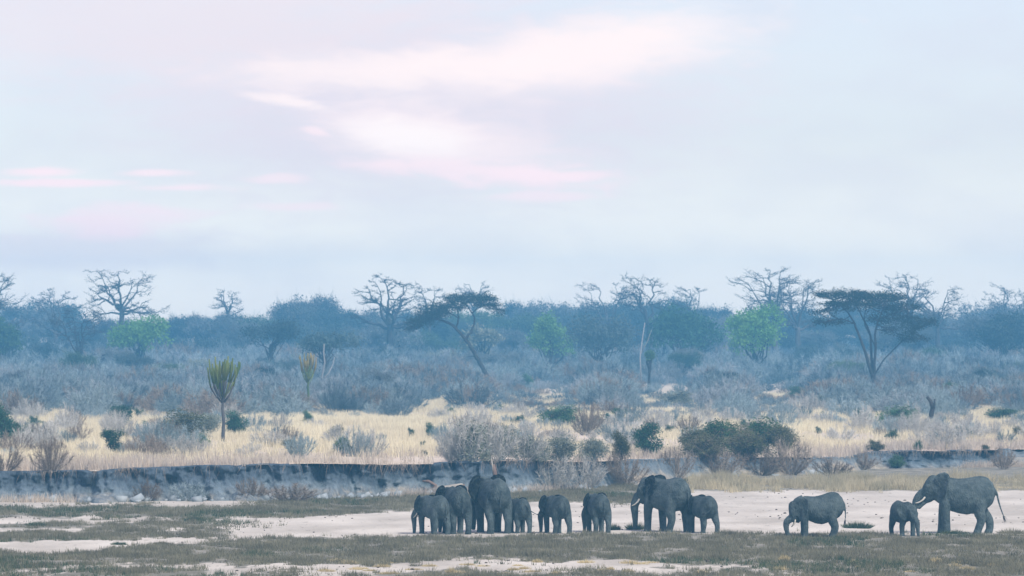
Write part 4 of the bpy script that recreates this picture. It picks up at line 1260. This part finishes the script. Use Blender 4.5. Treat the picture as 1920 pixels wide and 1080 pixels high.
def bank_roots():
    rng = np.random.default_rng(77); n = 5200
    u = rng.uniform(-0.125, 0.125, n); by = bank_y(u); h = bank_h(u); x = u * by
    keep = rng.uniform(0, 1, n) < sstep(0.40, 0.66, fbm(x * 0.35, x * 0 + 5.0, 86, 3)) + 0.12
    x, by, h = x[keep], by[keep], h[keep]; n = len(x)
    B = np.column_stack([x + rng.normal(0, 0.03, n), by + 0.75 + rng.uniform(-0.25, 0.2, n), h + rng.uniform(-0.02, 0.12, n)])
    ln = rng.uniform(0.1, 0.9, n) ** 1.6 * h * 0.7
    T = B + np.column_stack([rng.normal(0, 0.16, n) * ln * 2, -rng.uniform(0.1, 0.5, n), -ln])
    g = Geo(); g.slivers(B, T, rng.uniform(0.008, 0.022, n), rng)
    o = struct(obj('hanging_roots', g, M['twig_brown']), 'stuff'); o['label'] = 'dry grass and roots hanging over the lip of the bank'; o['category'] = 'roots'
    # tan grass on the slumped foot of the bank
    n = 26000; u = rng.uniform(-0.125, 0.125, n); by = bank_y(u); x = u * by
    keep = rng.uniform(0, 1, n) < sstep(0.44, 0.62, fbm(x * 0.16, x * 0 + 6.0, 87, 3))
    x, by = x[keep], by[keep]; y = by - rng.uniform(0.0, 1.6, len(x)); XY = np.column_stack([x, y])
    blades('bank_foot_grass', XY, bed_z(x, y), rng.uniform(0.15, 0.6, len(x)), rng.uniform(0.02, 0.045, len(x)), 0.6, 'straw_mauve', 'tan grass along the slumped foot of the bank', rng)
    # crumbled clay blocks
    g = Geo(); box = np.array([[i, j, k] for i in (-1, 1) for j in (-1, 1) for k in (-1, 1)], float)
    fc = [(0, 1, 3, 2), (4, 6, 7, 5), (0, 4, 5, 1), (2, 3, 7, 6), (0, 2, 6, 4), (1, 5, 7, 3)]
    for i in range(260):
        u = rng.uniform(-0.125, 0.07); by = float(bank_y(np.array(u))); y = by - abs(rng.normal(0, 0.7)) + 0.2; sz = rng.uniform(0.06, 0.30) * (1 if rng.uniform() < 0.4 else 0.5)
        a = rng.uniform(0, 6.28, 2); V = box * rng.uniform(0.55, 1.0, (8, 3)) * [sz * 1.4, sz, sz * 0.8]
        V = rotz(V, a[0]); ca, sa = math.cos(a[1] * 0.15), math.sin(a[1] * 0.15)
        V = np.stack([V[:, 0] * ca - V[:, 2] * sa, V[:, 1], V[:, 0] * sa + V[:, 2] * ca], -1)
        g.add(V + [u * y, y, sz * 0.4], None, fc)
    o = struct(obj('clay_clods', g, M['clod']), 'stuff'); o['label'] = 'pale crumbled clay clods at the foot of the bank'; o['category'] = 'clods'


def rotz(v, a):
    c, s = math.cos(a), math.sin(a); v = np.asarray(v, float)
    return np.stack([v[..., 0] * c - v[..., 1] * s, v[..., 0] * s + v[..., 1] * c, v[..., 2]], -1)


bank_roots()


def clump(label, px, py, w_px, h_px, mat, seed, name='grass_tussock', group=None, n=420):
    rng = np.random.default_rng(seed); p = at_px(px, py); s = ppm(p.y); W = w_px / 2 / s; H = h_px / s
    a = rng.uniform(0, 2 * PI, n); r = np.sqrt(rng.uniform(0, 1, n)) * W
    B = np.column_stack([np.cos(a) * r * 0.8, np.sin(a) * r * 0.8, np.full(n, -0.03)])
    hh = H * (1 - 0.55 * (r / W) ** 2) * rng.uniform(0.6, 1.1, n)
    T = B + np.column_stack([np.cos(a) * r * 0.5 + rng.normal(0, 0.1, n) * H, np.sin(a) * r * 0.5, hh])
    g = Geo(); g.slivers(B, T, rng.uniform(0.015, 0.035, n), rng)
    o = obj(name, g, M[mat]); o.location = p
    return tag(o, label, 'tussock', group)


clump('green tussock on the sand at the front feet of the big elephant facing away', 1191, 993, 34, 20, 'grass_green', 1)
clump('green tussock on the sand beside the young elephant with hidden head', 1150, 994, 26, 16, 'grass_green', 2)
clump('wide grey-green tussock behind the tail of the elephant with drooping head', 1608, 990, 54, 17, 'grass_green', 3, n=800)
clump('low tussock at the hind feet of the calf rubbing the big one', 1360, 1002, 40, 14, 'grass', 4)
clump('green tussock at the forefeet of the elephant with curled trunk', 1790, 1001, 44, 12, 'grass_green', 5)
clump('grey-green tussock on sand behind the hind feet of the last elephant', 1896, 1000, 50, 14, 'grass', 6)
clump('small green tussock alone on the sand at left, upper', 68, 985, 40, 10, 'grass_green', 7)
clump('small green tussock alone on the sand at left, lower', 224, 1021, 28, 9, 'grass_green', 8)
clump('green tussock in the upper grass strip at left', 364, 977, 40, 12, 'grass_green', 9)
clump('greyish tussock on sand right of the lone lower one', 303, 1020, 30, 8, 'grass', 10)
rr_ = np.random.default_rng(44)
for i in range(46):
    px = (846, 1470, 1755)[i] if i < 3 else float(rr_.uniform(600, 1240) if i % 4 else rr_.uniform(1240, 1900))
    py = (1074, 1051, 1055)[i] if i < 3 else float(rr_.uniform(1051, 1076))
    clump('straw-yellow grass clump in the foreground strip below the elephants', px, py, rr_.uniform(16, 34), 15 if i < 3 else rr_.uniform(5, 11),
          'straw_clump', 60 + i, 'straw_clump', 'straw clumps in the foreground', 240)


# ------------------------------------------------------------------ small things on the sand
def build_debris():
    rng = np.random.default_rng(5); g = Geo()
    oct_ = np.array([[1, 0, 0], [-1, 0, 0], [0, 1, 0], [0, -1, 0], [0, 0, 1], [0, 0, -0.6]])
    tri = np.array([[0, 2, 4], [2, 1, 4], [1, 3, 4], [3, 0, 4], [2, 0, 5], [1, 2, 5], [3, 1, 5], [0, 3, 5]])
    x, y = scatter(1500, 155, 262, 0.125, rng)
    ok = (y < bank_y(x / y) - 1) & (fbm(x * 0.2, y * 0.1, 81, 3) > 0.46)
    for a, b in zip(x[ok], y[ok]):
        s = rng.uniform(0.018, 0.05) * (1.8 if rng.uniform() < 0.05 else 1)
        V = oct_ * rng.uniform(0.7, 1.3, (6, 3)) * [s * 1.4, s, s * 0.8]
        g.add(V + [a, b, float(bed_z(a, b)) + s * 0.3], tri)
    o = struct(obj('dung_and_clods', g, M['dung']), 'stuff'); o['label'] = 'dark dung and clods scattered over the sand'; o['category'] = 'dung'


build_debris()


def fallen_log():
    p = at_px(838, 926); s = ppm(p.y)
    root = empty('fallen_log', p); tag(root, 'bleached fallen log with reddish broken branch lying at the bank foot behind the elephants', 'log')
    g = Geo(); g.tube(np.array([[-1.2, 0.1, 0.12], [-0.3, 0, 0.30], [0.5, 0.0, 0.42], [0.85, -0.1, 0.5]]), [0.12, 0.16, 0.17, 0.12], 8); obj('trunk', g, M['log_grey'], root, True)
    g = Geo(); g.tube(np.array([[0.45, 0, 0.42], [0.75, 0, 0.36], [0.95, 0, 0.55]]), [0.14, 0.10, 0.04], 7); obj('branch', g, M['log_red'], root, True)
    g = Geo(); g.tube(np.array([[-0.9, 0.2, 0.2], [-0.6, 0.2, 0.5], [-1.0, 0.2, 0.72], [-1.35, 0.2, 0.74]]), [0.08, 0.1, 0.09, 0.03], 7); obj('branch', g, M['log_red'], root, True)
    p = at_d(928, 250.0); p.z = 0.0
    root = empty('broken_stump', p); tag(root, 'thin reddish-brown splintered stump against the bank above the largest elephant', 'stump')
    g = Geo(); g.tube(np.array([[0.06, 0, -0.1], [0.05, 0, 0.6], [0.0, 0, 1.2], [-0.06, 0, 1.65]]), [0.13, 0.12, 0.12, 0.05], 7); obj('trunk', g, M['log_red'], root, True)
    g = Geo(); g.tube(np.array([[-0.02, 0, 0.9], [-0.12, 0, 1.5], [-0.2, 0, 2.0]]), [0.07, 0.06, 0.02], 6); obj('branch', g, M['log_grey'], root, True)


fallen_log()


# ------------------------------------------------------------------ elephants


def loft(g, st, n=20, xf=None, egg=0.14):
    """st: rows (x, z centre, half width, half height)"""
    st = np.array(st, float)
    t = np.linspace(0, len(st) - 1, len(st) * 3); i0 = np.minimum(t.astype(int), len(st) - 2); f = (t - i0)[:, None]
    S = st[i0] * (1 - f) + st[i0 + 1] * f
    th = np.arange(n) * 2 * PI / n
    y = S[:, 2, None] * np.cos(th) * (1 - egg * np.sin(th)); z = S[:, 1, None] + S[:, 3, None] * np.sin(th)
    V = np.stack([np.broadcast_to(S[:, 0, None], y.shape), y, z], -1).reshape(-1, 3)
    m = len(S); i = np.arange(m - 1)[:, None] * n; j = np.arange(n)[None]; k = (j + 1) % n
    q = np.stack([i + j, i + k, i + n + k, i + n + j], -1).reshape(-1, 4)
    V = np.vstack([V, [[S[0, 0], 0, S[0, 1]]], [[S[-1, 0], 0, S[-1, 1]]]])
    jj = np.arange(n); kk = (jj + 1) % n
    f3 = np.vstack([np.stack([kk, jj, np.full(n, m * n)], 1), np.stack([jj + (m - 1) * n, kk + (m - 1) * n, np.full(n, m * n + 1)], 1)])
    if xf: V = xf(V)
    g.add(V, f3, q)


def spline(P, k=4):
    P = np.asarray(P, float); n = len(P)
    t = np.linspace(0, n - 1, (n - 1) * k + 1); i0 = np.minimum(t.astype(int), n - 2); f = (t - i0)[:, None]
    P0 = P[np.maximum(i0 - 1, 0)]; P1 = P[i0]; P2 = P[i0 + 1]; P3 = P[np.minimum(i0 + 2, n - 1)]
    return 0.5 * ((2 * P1) + (-P0 + P2) * f + (2 * P0 - 5 * P1 + 4 * P2 - P3) * f ** 2 + (-P0 + 3 * P1 - 3 * P2 + P3) * f ** 3)


EARPTS = []
EAR = np.array([(-0.02, .15), (.05, .215), (.14, .235), (.23, .20), (.285, .12), (.30, .02), (.285, -.08), (.245, -.17), (.18, -.25), (.11, -.275), (.06, -.22), (.02, -.12), (-.02, -.03)])


def ear(g, attach, side, spread, yaw, N, tilt=0.1, size=1.0):
    """a fan-shaped ear; spread = angle away from the neck"""
    out = EAR * size; c = np.array([[0.12 * size, -0.01 * size]])
    rings = [c, c + (out - c) * 0.5, out]
    pts = np.vstack(rings); n = len(out)
    a, b = pts[:, 0], pts[:, 1]
    bow = -0.035 * np.sin(np.clip(a / 0.3, 0, 1) * PI) + 0.05 * np.clip(-b, 0, 1) + 0.02 * np.sin(b * 14 + a * 9)
    ax = np.array([-math.cos(spread), side * math.sin(spread), 0]); nx = np.array([math.sin(spread), side * math.cos(spread), 0])
    up = np.array([-0.12, side * tilt, 1.0])
    V0 = np.asarray(attach) + a[:, None] * ax + b[:, None] * up + bow[:, None] * nx
    th = 0.013
    V = np.vstack([V0 + nx * th, V0 - nx * th])
    V = rotz(V, yaw) + N
    EARPTS.append(V[1:])
    m = len(pts); f3, f4 = [], []
    for L_, flip in ((0, False), (m, True)):
        for i in range(n):
            j = (i + 1) % n
            t3 = [L_, L_ + 1 + i, L_ + 1 + j]; q = [L_ + 1 + i, L_ + 1 + n + i, L_ + 1 + n + j, L_ + 1 + j]
            f3.append(t3[::-1] if flip else t3); f4.append(q[::-1] if flip else q)
    for i in range(n):
        j = (i + 1) % n
        f4.append([1 + n + i, m + 1 + n + i, m + 1 + n + j, 1 + n + j])
    g.add(V, f3, f4)


SADDLE = [(-.53, .70, .07, .10), (-.50, .70, .15, .18), (-.43, .695, .215, .245), (-.34, .69, .255, .285), (-.22, .675, .285, .30), (-.06, .65, .305, .295),
          (.10, .655, .30, .28), (.24, .68, .27, .275), (.34, .715, .225, .25), (.42, .74, .175, .22), (.50, .76, .14, .18)]


def elephant(label, px, py, H, heading, yaw=0.0, pitch=0.0, drop=0.0, trunk=None, ears=(0.35, 0.35), legs=((0, 0), (0, 0), (0, 0), (0, 0)),
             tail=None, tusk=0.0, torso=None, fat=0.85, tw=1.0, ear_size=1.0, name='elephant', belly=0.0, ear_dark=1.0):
    """heading in degrees: 180 faces left in the picture, 90 away from the camera; yaw, pitch turn the head; legs: fore-aft shifts and lifts (front L, front R, hind L, hind R)"""
    yaw, pitch = math.radians(yaw), math.radians(pitch)
    g = Geo(); EARPTS.clear()
    st = np.array(torso or SADDLE, float); st[:, 2] *= fat
    mid = np.exp(-((st[:, 0] + 0.02) / 0.22) ** 2)
    st[:, 1] -= belly * mid * 0.5; st[:, 3] += belly * mid * 0.5
    loft(g, st, 24)
    # spine ridge
    sp = np.array([(x, 0, z + hh - 0.012) for x, z, w_, hh in st[2:-2]])
    g.tube(spline(sp, 2), 0.03, 6)
    # legs
    for k, (x0, sd) in enumerate(((.30, 1), (.30, -1), (-.35, 1), (-.35, -1))):
        dx, lift = legs[k]
        if k < 2:
            P = [(x0 - .03, .10 * sd, .80), (x0 - .02, .14 * sd, .70), (x0 + .01, .16 * sd, .55), (x0 + .02 + dx * .35, .165 * sd, .38), (x0 + .015 + dx * .7, .155 * sd, .22), (x0 + .01 + dx, .15 * sd, .09), (x0 + .015 + dx, .15 * sd, .02 + lift)]
            R = [.04, .10, .112, .092, .080, .076, .088]
        else:
            P = [(x0 + .05, .08 * sd, .82), (x0 + .05, .115 * sd, .70), (x0 + .06, .145 * sd, .54), (x0 + .055 + dx * .3, .16 * sd, .39), (x0 - .02 + dx * .7, .15 * sd, .24), (x0 - .005 + dx, .145 * sd, .10), (x0 + .02 + dx, .145 * sd, .02 + lift)]
            R = [.04, .12, .135, .112, .080, .074, .086]
        Q = spline(P, 3); Q[:, 2] = np.maximum(Q[:, 2], 0.0)
        Q = np.vstack([Q, Q[-1] + [0, 0, -0.02 - (0 if lift else 0)]])
        rr = np.interp(np.linspace(0, 1, len(Q)), np.linspace(0, 1, len(R)), R)
        g.tube(Q, rr * (0.42 + 0.5 * fat), 12)
    # head
    N = np.array([.44, 0, .775 - drop])
    cp, sp_ = math.cos(pitch), math.sin(pitch)

    def hx(V):
        V = np.asarray(V, float)
        W = np.stack([V[..., 0] * cp + V[..., 2] * sp_, V[..., 1], -V[..., 0] * sp_ + V[..., 2] * cp], -1)
        return rotz(W, yaw) + N
    # neck bridge
    nk = hx(np.array([.07, 0, 0.0]))
    g.tube(spline([(.34, 0, .73), (.42, 0, .755 - drop * .4), nk], 3), [.215, .205, .20, .195, .185, .175, .165], 14)
    loft(g, [(-.06, .0, .10, .13), (-.01, .015, .145, .185), (.07, .025, .155, .205), (.14, .01, .15, .195), (.20, -.035, .125, .165), (.25, -.085, .10, .125), (.29, -.13, .078, .085)], 18, hx, 0.05)
    g.tube(hx([(.10, 0, -.12), (.17, 0, -.185), (.225, 0, -.235)]), [.095, .08, .04], 10)       # jaw
    for sd in (1, -1):
        g.tube(hx([(.10, .10 * sd, .06), (.17, .105 * sd, .02), (.22, .075 * sd, -.08)]), [.05, .055, .05], 8)    # brow and cheek
        ear(g, hx_local((.05, .138 * sd, .03), cp, sp_), sd, ears[0 if sd > 0 else 1], yaw, N, size=ear_size)
    # trunk: points in the turned head's frame, from the neck joint
    tb = hx_local((.24, 0, -.08), cp, sp_)
    trunk = trunk or [(.30, 0, -.30), (.30, 0, -.45), (.30, 0, -.60), (.31, 0, -.74)]
    T = [tb] + [np.array(q) for q in trunk]
    T = rotz(spline(T, 4), yaw) + N
    g.tube(T, np.interp(np.linspace(0, 1, len(T)), [0, .2, .5, .8, 1], [.095, .082, .062, .046, .038]) * tw, 10)
    # tail
    tail = tail or [(-.53, 0, .80), (-.565, 0, .70), (-.57, 0, .55), (-.56, 0, .40)]
    TL = spline([(-.47, 0, .84)] + list(tail), 4)
    g.tube(TL, np.linspace(.026, .013, len(TL)), 7)
    # join everything into one skin
    tmp = link('tmp', g.mesh('tmp'), None)
    mod = tmp.modifiers.new('r', 'REMESH'); mod.mode = 'VOXEL'; mod.voxel_size = 0.0142
    sm = tmp.modifiers.new('s', 'SMOOTH'); sm.factor = 0.5; sm.iterations = 4
    dg = bpy.context.evaluated_depsgraph_get()
    me = bpy.data.meshes.new_from_object(tmp.evaluated_get(dg)); me.name = 'elephant_body'
    old = tmp.data; bpy.data.objects.remove(tmp); bpy.data.meshes.remove(old)
    me.materials.clear()
    V = np.empty(len(me.vertices) * 3, np.float32); me.vertices.foreach_get('co', V)
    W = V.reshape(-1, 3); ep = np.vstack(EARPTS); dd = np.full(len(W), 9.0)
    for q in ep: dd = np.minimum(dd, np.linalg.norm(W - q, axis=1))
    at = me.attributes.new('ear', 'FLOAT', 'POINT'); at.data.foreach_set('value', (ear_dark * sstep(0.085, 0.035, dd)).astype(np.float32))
    me.vertices.foreach_set('co', V * H); me.polygons.foreach_set('use_smooth', np.ones(len(me.polygons), bool)); me.update()
    p = at_px(px, py)
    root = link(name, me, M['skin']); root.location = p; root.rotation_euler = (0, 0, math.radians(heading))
    root.location.z = p.z - 0.015
    tag(root, label, 'elephant', 'the elephant herd')
    # hair tuft, eyes, tusks
    e = TL[-1]; d = TL[-1] - TL[-3]; d /= np.linalg.norm(d) + 1e-9; rng = np.random.default_rng(int(px))
    g = Geo(); B = np.repeat([e - d * .03], 26, 0) + rng.normal(size=(26, 3)) * .008; g.slivers(B * H, (B + d * .11 + rng.normal(size=(26, 3)) * .018) * H, .010 * H, rng)
    obj('tail_tuft', g, M['tail_hair'], root)
    for sd in (1, -1):
        c = hx((.175, .132 * sd, .0)); g = Geo(); g.tube(np.array([c - [0, 0, .012], c, c + [0, 0, .012]]) * H, np.array([.006, .014, .006]) * H, 8)
        obj('eye', g, M['eye'], root, True)
        if tusk:
            P = hx(np.array([(.225, .075 * sd, -.15), (.26, .085 * sd, -.15 - tusk * .45), (.30 + tusk * .25, .085 * sd, -.15 - tusk * .85), (.33 + tusk * .6, .075 * sd, -.15 - tusk)]))
            g = Geo(); g.tube(spline(P, 3) * H, np.linspace(.019, .006, 10) * H, 8); obj('tusk', g, M['ivory'], root, True)
    return root


def hx_local(v, cp, sp_):
    v = np.asarray(v, float)
    return np.array([v[0] * cp + v[2] * sp_, v[1], -v[0] * sp_ + v[2] * cp])


LOW = [(-.53, .70, .07, .10), (-.50, .70, .15, .18), (-.43, .695, .215, .25), (-.34, .69, .26, .295), (-.22, .67, .29, .31), (-.06, .63, .305, .295),
       (.10, .62, .30, .27), (.24, .64, .265, .255), (.34, .66, .22, .235), (.42, .675, .17, .21), (.50, .69, .14, .17)]
HANG = [(.31, 0, -.30), (.305, 0, -.47), (.30, 0, -.62), (.305, 0, -.75)]

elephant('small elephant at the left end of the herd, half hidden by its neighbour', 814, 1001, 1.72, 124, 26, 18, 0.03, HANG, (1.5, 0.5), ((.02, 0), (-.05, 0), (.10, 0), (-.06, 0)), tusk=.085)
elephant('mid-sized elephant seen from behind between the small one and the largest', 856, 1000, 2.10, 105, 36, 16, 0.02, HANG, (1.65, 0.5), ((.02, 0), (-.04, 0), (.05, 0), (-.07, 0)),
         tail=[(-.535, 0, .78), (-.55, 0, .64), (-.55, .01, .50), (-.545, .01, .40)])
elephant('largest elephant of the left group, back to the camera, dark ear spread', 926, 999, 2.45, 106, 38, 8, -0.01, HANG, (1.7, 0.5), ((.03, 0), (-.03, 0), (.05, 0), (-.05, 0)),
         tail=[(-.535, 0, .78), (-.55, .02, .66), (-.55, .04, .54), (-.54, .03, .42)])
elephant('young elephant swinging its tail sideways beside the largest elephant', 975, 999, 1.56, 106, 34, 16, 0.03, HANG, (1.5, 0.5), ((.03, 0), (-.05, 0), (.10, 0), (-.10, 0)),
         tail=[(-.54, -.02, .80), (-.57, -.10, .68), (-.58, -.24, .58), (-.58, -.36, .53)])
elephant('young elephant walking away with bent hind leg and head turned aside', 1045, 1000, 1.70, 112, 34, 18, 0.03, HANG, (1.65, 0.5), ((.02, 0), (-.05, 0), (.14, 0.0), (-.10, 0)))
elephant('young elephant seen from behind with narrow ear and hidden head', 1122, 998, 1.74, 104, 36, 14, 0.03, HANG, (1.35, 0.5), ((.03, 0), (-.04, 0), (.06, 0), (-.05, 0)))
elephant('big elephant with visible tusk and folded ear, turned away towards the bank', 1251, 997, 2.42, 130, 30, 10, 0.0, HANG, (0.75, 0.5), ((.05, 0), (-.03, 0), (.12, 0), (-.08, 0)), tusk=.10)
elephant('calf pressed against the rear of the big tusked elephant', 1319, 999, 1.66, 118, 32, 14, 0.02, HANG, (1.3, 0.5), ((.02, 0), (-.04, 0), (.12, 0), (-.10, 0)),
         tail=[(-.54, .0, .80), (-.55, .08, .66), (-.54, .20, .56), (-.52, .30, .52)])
elephant('elephant in profile with drooping head and trunk, apart from the others', 1536, 1007, 1.93, 177, 4, 36, 0.13, [(.27, 0, -.30), (.285, 0, -.43), (.26, 0, -.54), (.215, 0, -.63)], (0.65, 0.5), ((.0, 0), (.03, 0), (.06, 0), (.02, 0)),
         tail=[(-.545, 0, .74), (-.565, 0, .60), (-.57, 0, .46), (-.56, 0, .34)], tusk=.085, torso=LOW, belly=0.05, fat=0.95, ear_dark=0.0)
elephant('small calf with ears spread, facing the curled-trunk elephant', 1692, 1004, 1.52, -68, 16, 22, 0.08, [(.30, 0, -.30), (.325, 0, -.45), (.34, 0, -.58), (.36, 0, -.695)], (0.9, 0.9), ((.02, 0), (-.05, 0), (.03, 0), (-.05, 0)), ear_dark=0.1)
elephant('large elephant in profile curling its trunk into its mouth, tail held out', 1806, 1000, 2.52, 176, 0, 2, -0.015, [(.315, 0, -.16), (.365, 0, -.245), (.375, 0, -.31), (.335, 0, -.33), (.28, 0, -.29), (.22, 0, -.25)], (0.7, 0.5), ((-.02, 0), (.06, 0), (.10, 0), (-.10, 0)),
         tail=[(-.56, 0, .72), (-.60, -.02, .56), (-.65, -.03, .40), (-.70, -.03, .27)], tusk=.10, belly=0.03, fat=0.95, ear_dark=0.0)

# ------------------------------------------------------------------ the air
def build_haze():
    x0, x1, y0, y1, z0, z1 = -2200, 2200, -140, 1330, -1.6, 32
    V = [(x, y, z) for x in (x0, x1) for y in (y0, y1) for z in (z0, z1)]
    f = [(0, 1, 3, 2), (4, 6, 7, 5), (0, 4, 5, 1), (2, 3, 7, 6), (0, 2, 6, 4), (1, 5, 7, 3)]
    g = Geo(); g.add(V, None, f)
    m, nt = new_mat('haze_air')
    pv = nt.nodes.new('ShaderNodeVolumePrincipled')
    pv.inputs['Color'].default_value = (0.19, 0.60, 0.96, 1); pv.inputs['Density'].default_value = 0.0006; pv.inputs['Anisotropy'].default_value = 0.0
    out = nt.nodes.new('ShaderNodeOutputMaterial'); nt.links.new(pv.outputs[0], out.inputs['Volume'])
    o = struct(obj('haze', g, m), 'stuff'); o['label'] = 'thin blue haze hanging over the plain'; o['category'] = 'haze'
    o.display_type = 'WIRE'


build_haze()
